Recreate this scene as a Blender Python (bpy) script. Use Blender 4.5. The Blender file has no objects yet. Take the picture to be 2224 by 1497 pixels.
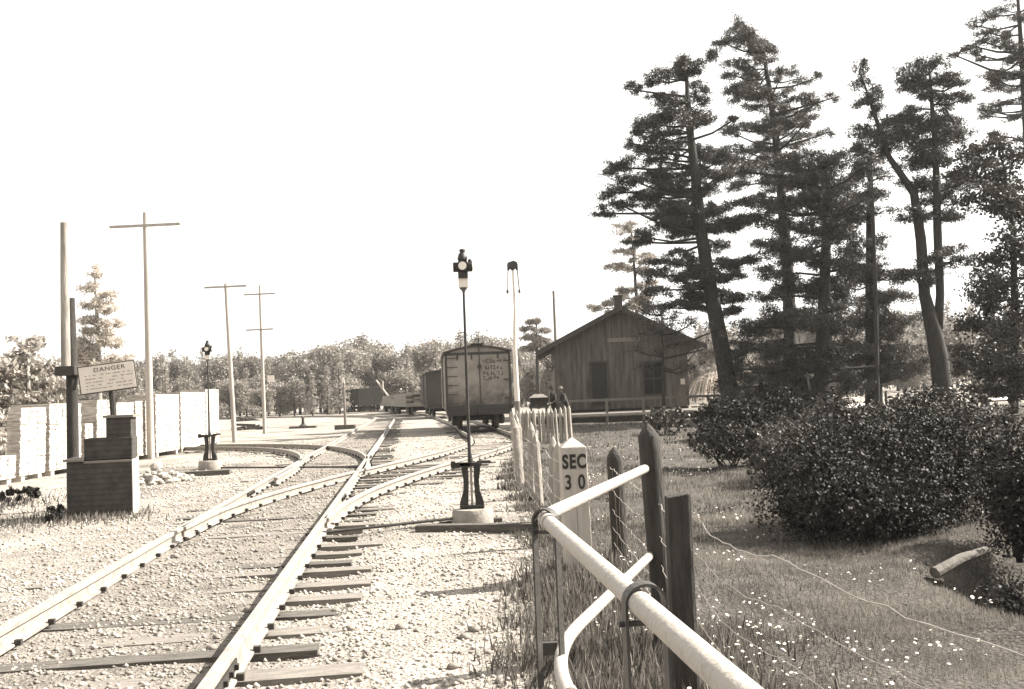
import bpy, math, random
import numpy as np
from mathutils import Vector, Matrix, Quaternion

random.seed(7)
rng = np.random.default_rng(7)
SC = bpy.context.scene
COL = SC.collection
R = math.radians

# ------------------------------------------------------------------ camera
F_PX, CX, CY, EYE = 2100.0, 1112.0, 748.5, 1.45
PITCH = math.atan((860 - 748.5) / F_PX)
ROLL = R(2.2)
_r0, _f = np.array([1, 0, 0.]), np.array([0, math.cos(PITCH), math.sin(PITCH)])
_u0 = np.array([0, -math.sin(PITCH), math.cos(PITCH)])
_up = _u0 * math.cos(ROLL) + _r0 * math.sin(ROLL)
_rt = _r0 * math.cos(ROLL) - _u0 * math.sin(ROLL)
cam_data = bpy.data.cameras.new('camera')
cam_data.lens = F_PX / 2224 * 36.0
cam_data.sensor_width = 36.0
cam_data.clip_start = 0.05
cam_data.clip_end = 5000
cam = bpy.data.objects.new('camera', cam_data)
COL.objects.link(cam)
cam.matrix_world = Matrix(((_rt[0], _up[0], -_f[0], 0), (_rt[1], _up[1], -_f[1], 0), (_rt[2], _up[2], -_f[2], EYE), (0, 0, 0, 1)))
SC.camera = cam

# ------------------------------------------------------------------ sky, sun, exposure
SUN_EL, SUN_AZ = R(42), R(74)          # azimuth from +Y towards +X
world = bpy.data.worlds.new('World')
SC.world = world
world.use_nodes = True
nt = world.node_tree
bg = nt.nodes['Background']
sky = nt.nodes.new('ShaderNodeTexSky')
sky.sky_type = 'NISHITA'
sky.sun_disc = False
sky.sun_elevation = SUN_EL
sky.sun_rotation = SUN_AZ
sky.dust_density = 3.0
bw = nt.nodes.new('ShaderNodeRGBToBW')
tint = nt.nodes.new('ShaderNodeMix')
tint.data_type = 'RGBA'
tint.blend_type = 'MULTIPLY'
tint.inputs['Factor'].default_value = 1.0
tint.inputs['B'].default_value = (1.0, 0.98, 0.945, 1)
nt.links.new(sky.outputs['Color'], bw.inputs[0])
veil = nt.nodes.new('ShaderNodeMix')            # thin bright cloud veiling the whole sky
veil.data_type = 'RGBA'
veil.inputs['Factor'].default_value = 0.6
veil.inputs['B'].default_value = (4.6, 4.6, 4.6, 1)
nt.links.new(bw.outputs[0], veil.inputs['A'])
nt.links.new(veil.outputs['Result'], tint.inputs['A'])
nt.links.new(tint.outputs['Result'], bg.inputs['Color'])
bg.inputs['Strength'].default_value = 0.092
sd = bpy.data.lights.new('sun', 'SUN')
sd.energy = 5.0
sd.angle = R(0.5)
sd.color = (1.0, 0.95, 0.865)
sun = bpy.data.objects.new('sun', sd)
COL.objects.link(sun)
_s = Vector((math.sin(SUN_AZ) * math.cos(SUN_EL), math.cos(SUN_AZ) * math.cos(SUN_EL), math.sin(SUN_EL)))
sun.rotation_euler = _s.to_track_quat('Z', 'Y').to_euler()
sun.location = (60, 20, 60)
SC.view_settings.view_transform = 'Standard'
SC.view_settings.look = 'None'
SC.view_settings.exposure = 2.0
SC.view_settings.gamma = 1.0
SC.render.engine = 'CYCLES'

# ------------------------------------------------------------------ projection helpers (pixel of the photograph -> point in the place)
def ray(u, v):
    return _f * F_PX + _rt * (u - CX) - _up * (v - CY)
def G(u, v, z=0.0):
    d = ray(u, v); t = (z - EYE) / d[2]
    return np.array([0, 0, EYE]) + d * t
def D(u, v, y):
    d = ray(u, v)
    return np.array([0, 0, EYE]) + d * (y / d[1])
def PX(p):
    q = np.asarray(p, float) - np.array([0, 0, EYE]); w = q @ _f
    return CX + F_PX * (q @ _rt) / w, CY - F_PX * (q @ _up) / w

# ------------------------------------------------------------------ materials
def sep(v):                                  # a sepia print: every tone is one warm hue
    v = v * 0.78
    return (min(1, v * 1.06), v * 0.955, v * 0.84, 1)
MATS = {}
def mat(name, lo, hi=None, scale=6.0, rough=0.85, bump=0.0, bscale=None, stretch=(1, 1, 1), spec=0.25, detail=6.0, mid=0.5, metal=0.0, wave=None):
    """procedural: two tones of noise, a fine second noise, bump"""
    if name in MATS:
        return MATS[name]
    hi = lo if hi is None else hi
    m = bpy.data.materials.new(name); m.use_nodes = True
    n = m.node_tree.nodes; l = m.node_tree.links
    b = n['Principled BSDF']
    b.inputs['Roughness'].default_value = rough
    b.inputs['Metallic'].default_value = metal
    b.inputs['Specular IOR Level'].default_value = spec
    tc = n.new('ShaderNodeTexCoord'); mp = n.new('ShaderNodeMapping')
    mp.inputs['Scale'].default_value = stretch
    l.new(tc.outputs['Object'], mp.inputs['Vector'])
    nz = n.new('ShaderNodeTexNoise'); nz.inputs['Scale'].default_value = scale; nz.inputs['Detail'].default_value = detail
    nz.inputs['Roughness'].default_value = 0.65
    l.new(mp.outputs[0], nz.inputs['Vector'])
    cr = n.new('ShaderNodeValToRGB')
    cr.color_ramp.elements[0].position = mid - 0.2; cr.color_ramp.elements[0].color = sep(lo)
    cr.color_ramp.elements[1].position = mid + 0.2; cr.color_ramp.elements[1].color = sep(hi)
    l.new(nz.outputs['Fac'], cr.inputs['Fac'])
    col = cr.outputs['Color']
    if wave:
        wv = n.new('ShaderNodeTexWave'); wv.wave_type = 'BANDS'; wv.bands_direction = wave[0]
        wv.inputs['Scale'].default_value = wave[1]; wv.inputs['Distortion'].default_value = wave[3] if len(wave) > 3 else 0.3
        l.new(tc.outputs['Object'], wv.inputs['Vector'])
        wr = n.new('ShaderNodeValToRGB'); wr.color_ramp.elements[0].position = 0.0; wr.color_ramp.elements[0].color = (wave[2],) * 3 + (1,)
        wr.color_ramp.elements[1].position = 0.3
        l.new(wv.outputs['Fac'], wr.inputs['Fac'])
        mx = n.new('ShaderNodeMix'); mx.data_type = 'RGBA'; mx.blend_type = 'MULTIPLY'; mx.inputs['Factor'].default_value = 1
        l.new(col, mx.inputs['A']); l.new(wr.outputs['Color'], mx.inputs['B']); col = mx.outputs['Result']
    l.new(col, b.inputs['Base Color'])
    if bump:
        n2 = n.new('ShaderNodeTexNoise'); n2.inputs['Scale'].default_value = bscale or scale * 4; n2.inputs['Detail'].default_value = 5
        l.new(mp.outputs[0], n2.inputs['Vector'])
        bp = n.new('ShaderNodeBump'); bp.inputs['Strength'].default_value = min(1, bump); bp.inputs['Distance'].default_value = 0.02
        l.new(n2.outputs['Fac'], bp.inputs['Height']); l.new(bp.outputs[0], b.inputs['Normal'])
    MATS[name] = m
    return m
def leaf_mat(name, lo, hi, trans=0.25, rough=0.55, spec=0.3):
    """leaf colour varies leaf by leaf (face attribute 'tone')"""
    if name in MATS:
        return MATS[name]
    m = bpy.data.materials.new(name); m.use_nodes = True
    n = m.node_tree.nodes; l = m.node_tree.links
    b = n['Principled BSDF']; b.inputs['Roughness'].default_value = rough; b.inputs['Specular IOR Level'].default_value = spec
    at = n.new('ShaderNodeAttribute'); at.attribute_name = 'tone'
    cr = n.new('ShaderNodeValToRGB')
    cr.color_ramp.elements[0].color = sep(lo); cr.color_ramp.elements[1].color = sep(hi)
    l.new(at.outputs['Fac'], cr.inputs['Fac']); l.new(cr.outputs['Color'], b.inputs['Base Color'])
    tr = n.new('ShaderNodeBsdfTranslucent'); l.new(cr.outputs['Color'], tr.inputs['Color'])
    ms = n.new('ShaderNodeMixShader'); ms.inputs[0].default_value = trans
    l.new(b.outputs[0], ms.inputs[1]); l.new(tr.outputs[0], ms.inputs[2])
    l.new(ms.outputs[0], n['Material Output'].inputs['Surface'])
    MATS[name] = m
    return m

# ------------------------------------------------------------------ mesh builder
class MB:
    def __init__(s):
        s.v = []; s.f = []
    def add(s, vs, fs):
        o = len(s.v); s.v += [tuple(map(float, q)) for q in vs]; s.f += [tuple(i + o for i in q) for q in fs]
        return s
    def box(s, c, size, rot=None, taper=1.0):
        x, y, z = [q / 2 for q in size]
        vs = [Vector((sx * x * (taper if sz > 0 else 1), sy * y * (taper if sz > 0 else 1), sz * z)) for sz in (-1, 1) for sy in (-1, 1) for sx in (-1, 1)]
        if rot is not None:
            vs = [rot @ q for q in vs]
        c = Vector(c)
        return s.add([q + c for q in vs], [(0, 2, 3, 1), (4, 5, 7, 6), (0, 1, 5, 4), (2, 6, 7, 3), (0, 4, 6, 2), (1, 3, 7, 5)])
    def tube(s, pts, rad, n=8, cap=True):
        pts = [Vector(map(float, q)) for q in pts]
        if not hasattr(rad, '__len__'):
            rad = [rad] * len(pts)
        t0 = (pts[1] - pts[0]).normalized()
        a = t0.orthogonal().normalized(); vs = []
        for i, p in enumerate(pts):
            t = (pts[min(i + 1, len(pts) - 1)] - pts[max(i - 1, 0)]).normalized()
            a = (a - t * a.dot(t)).normalized(); b = t.cross(a)
            for k in range(n):
                an = 2 * math.pi * k / n
                vs.append(p + (a * math.cos(an) + b * math.sin(an)) * rad[i])
        fs = [(i * n + k, i * n + (k + 1) % n, (i + 1) * n + (k + 1) % n, (i + 1) * n + k) for i in range(len(pts) - 1) for k in range(n)]
        if cap:
            fs += [tuple(range(n - 1, -1, -1)), tuple((len(pts) - 1) * n + k for k in range(n))]
        return s.add(vs, fs)
    def lathe(s, c, prof, n=16):
        c = Vector(c); vs = []
        for r, z in prof:
            for k in range(n):
                an = 2 * math.pi * k / n
                vs.append(c + Vector((r * math.cos(an), r * math.sin(an), z)))
        fs = [(i * n + k, i * n + (k + 1) % n, (i + 1) * n + (k + 1) % n, (i + 1) * n + k) for i in range(len(prof) - 1) for k in range(n)]
        fs += [tuple(range(n - 1, -1, -1)), tuple((len(prof) - 1) * n + k for k in range(n))]
        return s.add(vs, fs)
    def prism(s, poly, h0, h1, fn):
        """polygon (2-D) extruded from h0 to h1; fn(a, b, h) -> world"""
        n = len(poly)
        vs = [fn(a, b, h0) for a, b in poly] + [fn(a, b, h1) for a, b in poly]
        return s.add(vs, [tuple(range(n - 1, -1, -1)), tuple(range(n, 2 * n))] + [(k, (k + 1) % n, n + (k + 1) % n, n + k) for k in range(n)])
    def blob(s, c, r, n=10, m=6, jit=0.15):
        c = Vector(c); prof = []
        vs = [c + Vector((0, 0, -r[2]))]
        for i in range(1, m):
            th = math.pi * i / m
            for k in range(n):
                an = 2 * math.pi * k / n; q = 1 + random.uniform(-jit, jit)
                vs.append(c + Vector((r[0] * math.sin(th) * math.cos(an) * q, r[1] * math.sin(th) * math.sin(an) * q, -r[2] * math.cos(th) * q)))
        vs.append(c + Vector((0, 0, r[2])))
        fs = [(0, 1 + (k + 1) % n, 1 + k) for k in range(n)]
        for i in range(m - 2):
            fs += [(1 + i * n + k, 1 + i * n + (k + 1) % n, 1 + (i + 1) * n + (k + 1) % n, 1 + (i + 1) * n + k) for k in range(n)]
        e = len(vs) - 1
        fs += [(1 + (m - 2) * n + k, 1 + (m - 2) * n + (k + 1) % n, e) for k in range(n)]
        return s.add(vs, fs)
    def build(s, name, m, parent=None, loc=None, smooth=False, bevel=0.0):
        o_ = Vector(loc) if loc is not None else (parent_loc(parent) if parent else Vector((0, 0, 0)))
        me = bpy.data.meshes.new(name)
        me.from_pydata([(x - o_[0], y - o_[1], z - o_[2]) for x, y, z in s.v], [], s.f)
        me.materials.append(m)
        if smooth:
            me.polygons.foreach_set('use_smooth', [True] * len(me.polygons))
        ob = bpy.data.objects.new(name, me); COL.objects.link(ob)
        if parent is not None:
            ob.parent = parent
        else:
            ob.location = o_
        if smooth and smooth != 'all':
            me.set_sharp_from_angle(angle=R(40))
        if bevel:
            bv = ob.modifiers.new('bevel', 'BEVEL'); bv.width = bevel; bv.segments = 2; bv.limit_method = 'ANGLE'; bv.angle_limit = R(40)
        return ob
ORIG = {}
def parent_loc(p):
    q = p; o = Vector((0, 0, 0))
    while q is not None:
        o += q.location; q = q.parent
    return o
def tag(o, label, cat=None, group=None, kind=None):
    if label: o['label'] = label
    if cat: o['category'] = cat
    if group: o['group'] = group
    if kind: o['kind'] = kind
    return o
def thing(name, label, cat, loc=(0, 0, 0), group=None):
    o = bpy.data.objects.new(name, None); COL.objects.link(o); o.location = Vector(map(float, loc))
    o.empty_display_size = 0.2
    return tag(o, label, cat, group)
def copy_tree(o, parent=None):
    c = o.copy(); COL.objects.link(c)
    if parent is not None: c.parent = parent
    for ch in list(o.children): copy_tree(ch, c)
    return c
def tri_mesh(name, v, f, m, parent=None, loc=None, tone=None, extra=None):
    o_ = np.array(loc if loc is not None else (tuple(parent_loc(parent)) if parent else (0, 0, 0)), float)
    me = bpy.data.meshes.new(name)
    me.vertices.add(len(v)); me.vertices.foreach_set('co', (np.asarray(v, float) - o_).ravel().astype(np.float32))
    k = f.shape[1]
    me.loops.add(f.size); me.loops.foreach_set('vertex_index', f.ravel().astype(np.int32))
    me.polygons.add(len(f)); me.polygons.foreach_set('loop_start', np.arange(0, f.size, k, dtype=np.int32))
    me.update(calc_edges=True)
    if tone is not None:
        a = me.attributes.new('tone', 'FLOAT', 'FACE'); a.data.foreach_set('value', tone.astype(np.float32))
    me.materials.append(m)
    ob = bpy.data.objects.new(name, me); COL.objects.link(ob)
    if parent is not None: ob.parent = parent
    else: ob.location = o_
    return ob
def unit(n):
    d = rng.normal(size=(n, 3)); return d / np.linalg.norm(d, axis=1, keepdims=True)
def needles(c, L, W, k=6, upb=0.35, out=None):
    """k thin blades fanning out of every point c; returns verts, faces, tone"""
    n = len(c)
    d = unit(n * k).reshape(n, k, 3); d[..., 2] += upb
    if out is not None: d += out[:, None, :] * 0.8
    d /= np.linalg.norm(d, axis=2, keepdims=True)
    s = np.cross(d, unit(n * k).reshape(n, k, 3)); s /= np.linalg.norm(s, axis=2, keepdims=True) + 1e-9
    LL = L * rng.uniform(0.6, 1.25, (n, k, 1)); w = W * rng.uniform(0.7, 1.3, (n, k, 1))
    c = c[:, None, :]
    v = np.stack([c + d * LL * 0.35 - s * w, c + d * LL * 0.35 + s * w, c + d * LL], axis=2).reshape(-1, 3)
    f = np.arange(len(v)).reshape(-1, 3)
    t = np.clip(np.repeat(rng.uniform(0, 1, n), k) * 0.6 + rng.uniform(0, 0.4, n * k), 0, 1)
    return v, f, t
def leaves(c, L, nrm=None):
    """one small diamond leaf per point"""
    n = len(c)
    d = unit(n)
    a = unit(n) if nrm is None else nrm * 0.7 + unit(n) * 0.8
    s = np.cross(d, a); s /= np.linalg.norm(s, axis=1, keepdims=True) + 1e-9
    LL = L * rng.uniform(0.6, 1.35, (n, 1))
    v = np.stack([c - d * LL * .5, c + s * LL * .28, c + d * LL * .5, c - s * LL * .28], axis=1).reshape(-1, 3)
    return v, np.arange(len(v)).reshape(-1, 4), rng.uniform(0, 1, n)
def in_ellipsoids(E, per_vol=None, n_each=None, shell=0.0):
    """points in ellipsoids E=[(c,(rx,ry,rz))]"""
    P_, O_ = [], []
    for i, (c, r) in enumerate(E):
        r = np.array(r); n = n_each if n_each else max(6, int(per_vol * r[0] * r[1] * r[2]))
        d = unit(n); rad = rng.uniform(shell, 1, (n, 1)) ** (1 / 2.2)
        P_.append(np.array(c) + d * rad * r); O_.append(d)
    return np.vstack(P_), np.vstack(O_)

# ------------------------------------------------------------------ ground
def track_x(y, off=0.0):                     # main line: straight, slope -0.11
    return -1.75 - 0.11 * y + off
DITCH = [np.array(q) for q in ((6.5, 9.6), (3.9, 7.9), (3.35, 7.0), (3.3, 6.0), (4.2, 4.6))]
def seg_dist(px, py, poly):
    d = np.full(px.shape, 1e9)
    for a, b in zip(poly[:-1], poly[1:]):
        ab = b - a; t = np.clip(((px - a[0]) * ab[0] + (py - a[1]) * ab[1]) / (ab @ ab), 0, 1)
        d = np.minimum(d, np.hypot(px - a[0] - t * ab[0], py - a[1] - t * ab[1]))
    return d
def vnoise(x, y, s, seed=0):
    """smooth value noise"""
    x = x / s + seed * 17.3; y = y / s + seed * 9.1
    xi, yi = np.floor(x), np.floor(y); fx, fy = x - xi, y - yi
    fx = fx * fx * (3 - 2 * fx); fy = fy * fy * (3 - 2 * fy)
    h = lambda a, b: np.modf(np.abs(np.sin(a * 127.1 + b * 311.7) * 43758.5453))[0]
    return (h(xi, yi) * (1 - fx) + h(xi + 1, yi) * fx) * (1 - fy) + (h(xi, yi + 1) * (1 - fx) + h(xi + 1, yi + 1) * fx) * fy
def edge_x(y):                               # where gravel meets lawn (the fence line)
    return np.interp(y, [-10, 3, 5, 8, 12, 16, 20, 30, 33, 42, 60], [0.35, 0.3, 0.15, 0.1, 0.05, -0.15, -0.2, -0.15, 0.6, 1.3, 1.6])
def lawn_mask(x, y):
    n = (vnoise(x, y, .5) - .5) * .5 + (vnoise(x, y, .16, 2) - .5) * .25
    right = np.clip((x - edge_x(y) + n * 0.9) / 0.22 + .5, 0, 1)
    road = np.clip((y - 50 + (vnoise(x, y, 4) - .5) * 6) / 4.0, 0, 1) * np.clip(.75 + (vnoise(x, y, 9, 4) - .5), 0, 1)
    right = right * (1 - road)
    weeds = np.clip((vnoise(x, y, 1.4, 3) - .56) * 6, 0, 1) * np.clip((-5.6 - x) / .8, 0, 1) * 0.5
    return np.maximum(right, weeds)
def ground_z(x, y):
    z = (vnoise(x, y, 1.1) - .5) * .05 + (vnoise(x, y, .3, 4) - .5) * .02
    lawn = np.clip((x - edge_x(y)) / .5, 0, 1)
    z = z + lawn * (vnoise(x, y, 2.2, 5) - .5) * .14
    d = seg_dist(x, y, DITCH); z = z - 0.34 * np.exp(-(d / .3) ** 2) + .10 * np.exp(-((d - .6) / .3) ** 2)
    off = x - track_x(y)                     # ballast: full between the rails, low at the tie ends
    z = z + np.where(y < 80, .020 * np.exp(-((off + .35) / 1.0) ** 6) - .026 * np.exp(-((off - 1.05) / .3) ** 2), 0) * np.clip((y + 5) / 3, 0, 1)
    # left of the line the ground falls away a little and the far field lies level
    return z * np.clip(1.2 - y / 120, .15, 1)
nr, nc = 620, 340
yy = -9 + 10 * np.exp(np.linspace(0, math.log(190), nr)) - 1
uu = np.linspace(-1, 1, nc)
YY, UU = np.meshgrid(yy, uu, indexing='ij')
XX = UU * np.abs(UU) ** .35 * (np.maximum(YY, 0) * 1.1 + 14)
ZZ = ground_z(XX, YY)
gv = np.stack([XX, YY, ZZ], -1).reshape(-1, 3)
ii = (np.arange(nr - 1)[:, None] * nc + np.arange(nc - 1)[None]).ravel()
gf = np.stack([ii, ii + 1, ii + nc + 1, ii + nc], 1)

gm = bpy.data.materials.new('ground'); gm.use_nodes = True
n = gm.node_tree.nodes; l = gm.node_tree.links; b = n['Principled BSDF']
b.inputs['Roughness'].default_value = .95; b.inputs['Specular IOR Level'].default_value = .1
tc = n.new('ShaderNodeTexCoord')
def gnoise(scale, detail=5, rough=.6):
    q = n.new('ShaderNodeTexNoise'); q.inputs['Scale'].default_value = scale; q.inputs['Detail'].default_value = detail; q.inputs['Roughness'].default_value = rough
    l.new(tc.outputs['Object'], q.inputs['Vector']); return q
def gramp(src, a, va, c, vc, sep=sep):
    # (pass grey for a multiplier so that warm tones do not compound)
    q = n.new('ShaderNodeValToRGB'); e = q.color_ramp.elements
    e[0].position = a; e[0].color = sep(va); e[1].position = c; e[1].color = sep(vc); l.new(src, q.inputs['Fac']); return q
def gmix(fac, a, c, mode='MIX'):
    q = n.new('ShaderNodeMix'); q.data_type = 'RGBA'; q.blend_type = mode
    if isinstance(fac, float): q.inputs['Factor'].default_value = fac
    else: l.new(fac, q.inputs['Factor'])
    l.new(a, q.inputs['A']); l.new(c, q.inputs['B']); return q.outputs['Result']
vor = n.new('ShaderNodeTexVoronoi'); vor.inputs['Scale'].default_value = 34; vor.feature = 'F1'; l.new(tc.outputs['Object'], vor.inputs['Vector'])
vor2 = n.new('ShaderNodeTexVoronoi'); vor2.inputs['Scale'].default_value = 85; l.new(tc.outputs['Object'], vor2.inputs['Vector'])
grav = gramp(gnoise(1.3).outputs['Fac'], .3, .42, .7, .70)
grey = lambda v: (v * .8, v * .8, v * .8, 1)
peb = gramp(vor.outputs['Color'], 0.0, .62, .55, 1.0, grey)
grav2 = gmix(.8, grav.outputs['Color'], peb.outputs['Color'], 'MULTIPLY')
peb2 = gramp(vor2.outputs['Distance'], .05, 1.0, .8, .55, grey)
grav3 = gmix(.7, grav2, peb2.outputs['Color'], 'MULTIPLY')
cind = gramp(gnoise(3.5, 8).outputs['Fac'], .35, .10, .7, .28)
gras = gramp(gnoise(2.2, 8, .7).outputs['Fac'], .3, .065, .72, .21)
gr2 = gramp(gnoise(26, 6, .7).outputs['Fac'], .3, .5, .7, 1.0, grey)
gras2 = gmix(.9, gras.outputs['Color'], gr2.outputs['Color'], 'MULTIPLY')
al = n.new('ShaderNodeAttribute'); al.attribute_name = 'lawn'
ac = n.new('ShaderNodeAttribute'); ac.attribute_name = 'cinder'
c1 = gmix(ac.outputs['Fac'], grav3, cind.outputs['Color'])
c2 = gmix(al.outputs['Fac'], c1, gras2)
l.new(c2, b.inputs['Base Color'])
bp = n.new('ShaderNodeBump'); bp.inputs['Strength'].default_value = .9; bp.inputs['Distance'].default_value = .022
hm = n.new('ShaderNodeMath'); hm.operation = 'ADD'; l.new(vor.outputs['Distance'], hm.inputs[0]); l.new(gnoise(55, 5).outputs['Fac'], hm.inputs[1])
l.new(hm.outputs[0], bp.inputs['Height']); l.new(bp.outputs[0], b.inputs['Normal'])
ground = tri_mesh('ground', gv, gf, gm)
ground.data.polygons.foreach_set('use_smooth', [True] * len(ground.data.polygons))
x_, y_ = gv[:, 0], gv[:, 1]
a = ground.data.attributes.new('lawn', 'FLOAT', 'POINT'); a.data.foreach_set('value', lawn_mask(x_, y_).astype(np.float32))
off = x_ - track_x(y_)
cinder = np.exp(-(off / .95) ** 4) * .85 + .35 * np.exp(-((off - 4.6) / 1.6) ** 4) * np.clip((y_ - 20) / 5, 0, 1)
cinder = np.maximum(cinder, np.clip((vnoise(x_, y_, 2.5, 6) - .55) * 3, 0, .5) * (x_ < edge_x(y_)))
cinder = cinder * np.clip(1.25 - y_ / 90, .3, 1)
a = ground.data.attributes.new('cinder', 'FLOAT', 'POINT'); a.data.foreach_set('value', np.clip(cinder, 0, 1).astype(np.float32))
tag(ground, 'pale gravel and lawn', None, None, 'structure')
# sandy road behind the pines
rd = MB(); N = 40
for k in range(N + 1):
    x = 9 + k * 2.2; yc = 60 + .18 * (x - 20); hw = 4.5 + 1.5 * math.sin(k * .5)
    rd.v += [(x, yc - hw, .07), (x, yc + hw, .07)]
rd.f = [(2 * k, 2 * k + 2, 2 * k + 3, 2 * k + 1) for k in range(N)]
tag(rd.build('road', mat('sand', .40, .55, 1.2, .95, .4, 20)), 'pale sandy road behind the pine trees', None, None, 'structure')

# ------------------------------------------------------------------ rails and ties
M_RAIL = mat('rail_steel', .17, .34, 9, .5, .15, 40, spec=.5)
M_RUST = mat('dark_iron', .03, .06, 20, .6, .3)
M_TIE = mat('tie_wood', .05, .15, 5, .9, .7, 18, stretch=(1, 7, 7))
M_TIE2 = mat('tie_wood_pale', .12, .26, 5, .9, .7, 18, stretch=(1, 7, 7))
RZ0, RZ1 = .035, .165
PROF = [(-.062, 0), (.062, 0), (.062, .012), (.012, .026), (.012, .088), (.034, .096), (.034, .124), (.028, .130), (-.028, .130), (-.034, .124), (-.034, .096), (-.012, .088), (-.012, .026), (-.062, .012)]
def smooth_path(pts, step=.5):
    pts = np.array(pts, float); d = np.r_[0, np.cumsum(np.linalg.norm(np.diff(pts, axis=0), axis=1))]
    # Catmull-Rom through the points
    out = []
    P0 = np.vstack([2 * pts[0] - pts[1], pts, 2 * pts[-1] - pts[-2]])
    for i in range(len(pts) - 1):
        m = max(2, int((d[i + 1] - d[i]) / step)); a, b_, c, e = P0[i:i + 4]
        for t in np.linspace(0, 1, m, endpoint=False):
            out.append(.5 * ((2 * b_) + (c - a) * t + (2 * a - 5 * b_ + 4 * c - e) * t * t + (3 * b_ - a - 3 * c + e) * t ** 3))
    out.append(pts[-1]); return np.array(out)
def offset_path(p, o):
    t = np.gradient(p, axis=0); t /= np.linalg.norm(t, axis=1, keepdims=True)
    return p + np.stack([t[:, 1], -t[:, 0]], 1) * o
def rail(path, label, joints=(), spikes=True, group='rails of the yard', z=RZ0):
    p = np.asarray(path); t = np.gradient(p, axis=0); t /= np.linalg.norm(t, axis=1, keepdims=True)
    s = np.stack([t[:, 1], -t[:, 0]], 1)
    mb = MB(); k = len(PROF)
    for q, sd_ in zip(p, s):
        mb.v += [(q[0] + sd_[0] * a_, q[1] + sd_[1] * a_, z + h) for a_, h in PROF]
    mb.f = [(i * k + j, i * k + (j + 1) % k, (i + 1) * k + (j + 1) % k, (i + 1) * k + j) for i in range(len(p) - 1) for j in range(k)]
    mb.f += [tuple(range(k - 1, -1, -1)), tuple((len(p) - 1) * k + j for j in range(k))]
    o = mb.build('rail', M_RAIL, loc=(p[0][0], p[0][1], 0)); tag(o, label, 'rail', group)
    cum = np.r_[0, np.cumsum(np.linalg.norm(np.diff(p, axis=0), axis=1))]
    at = lambda dd: (np.array([np.interp(dd, cum, p[:, 0]), np.interp(dd, cum, p[:, 1])]), np.array([np.interp(dd, cum, t[:, 0]), np.interp(dd, cum, t[:, 1])]))
    if spikes:
        sm = MB(); dd = .25
        while dd < min(cum[-1], 34):
            q, tt = at(dd); ss = np.array([tt[1], -tt[0]]); rot = Matrix.Rotation(math.atan2(tt[1], tt[0]), 3, 'Z')
            for sg in (-1, 1):
                w = q + ss * sg * .075 + tt * sg * .05
                sm.box((w[0], w[1], z + .020), (.035, .04, .035), rot)
            dd += .56
        if sm.v: sm.build('spikes', M_RUST, o)
    for dd in joints:
        q, tt = at(dd); ss = np.array([tt[1], -tt[0]]); rot = Matrix.Rotation(math.atan2(tt[1], tt[0]), 3, 'Z'); jb = MB()
        for sg in (-1, 1):
            w = q + ss * sg * .027; jb.box((w[0], w[1], z + .056), (.6, .02, .055), rot)
            for e in (-.22, -.08, .08, .22):
                w = q + ss * sg * .046 + tt * e; jb.box((w[0], w[1], z + .056), (.03, .024, .03), rot)
        jb.build('joint_bar', M_RUST, o)
    return o
# main line: straight to 74 m, then a left curve
cl = [(track_x(y), y) for y in np.arange(-7, 74, .5)]
hd = math.atan2(1, -.11); x0, y0 = cl[-1]
for k in range(90):
    hd += .0165 if k < 75 else 0; x0 += .9 * math.cos(hd); y0 += .9 * math.sin(hd); cl.append((x0, y0))
cl = np.array(cl)
rail(offset_path(cl, -.76), 'left hand rail of the main line, pale, running from the near left edge', (12.6, 22.4, 32))
rail(offset_path(cl, .76), 'right hand rail of the main line, broad and pale, running from the bottom edge', (11.9, 21, 31))
# turnout to the right, towards the box cars: an S curve into the siding (offset from the main line, along y)
A_off = [(10.6, -.735), (12.6, -.62), (14.6, -.24), (16.5, .24), (18.9, .95), (21.7, 1.85), (25.6, 2.95), (29, 3.6), (33, 3.82), (38.6, 3.84), (49, 4.05), (60, 3.9), (70, 3.69), (81, 3.4), (100, 1.6), (125, -2.5), (150, -9)]
B_off = [(10.9, .795), (12.7, .93), (14.85, 1.28), (17.9, 2.05), (21.9, 3.3), (26.6, 4.62), (30.5, 5.2), (34, 5.35), (38.6, 5.36), (49, 5.57), (60, 5.42), (70, 5.21), (81, 4.92), (100, 3.1), (125, -1), (150, -7.5)]
for offs, lab in ((A_off, 'left rail of the turnout, crossing the main track towards the box car'),
                  (B_off, 'right rail of the turnout, leaving the main right rail beside the near switch stand')):
    rail(smooth_path([(track_x(y, o), y) for y, o in offs]), lab)
# turnout to the left, a tight curve away behind the left switch stand
LC = smooth_path([(-4.27, 17.2), (-4.58, 20.0), (-5.05, 22.8), (-5.75, 25.6), (-6.9, 28.4), (-8.5, 30.6), (-10.6, 32.2), (-13.5, 33.6), (-18, 35), (-26, 36.5)], .4)
rail(LC, 'inner rail of the tight left hand curve, meeting the main left rail')
rail(offset_path(LC, 1.5)[3:], 'outer rail of the tight left hand curve, crossing between the main rails')
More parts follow.
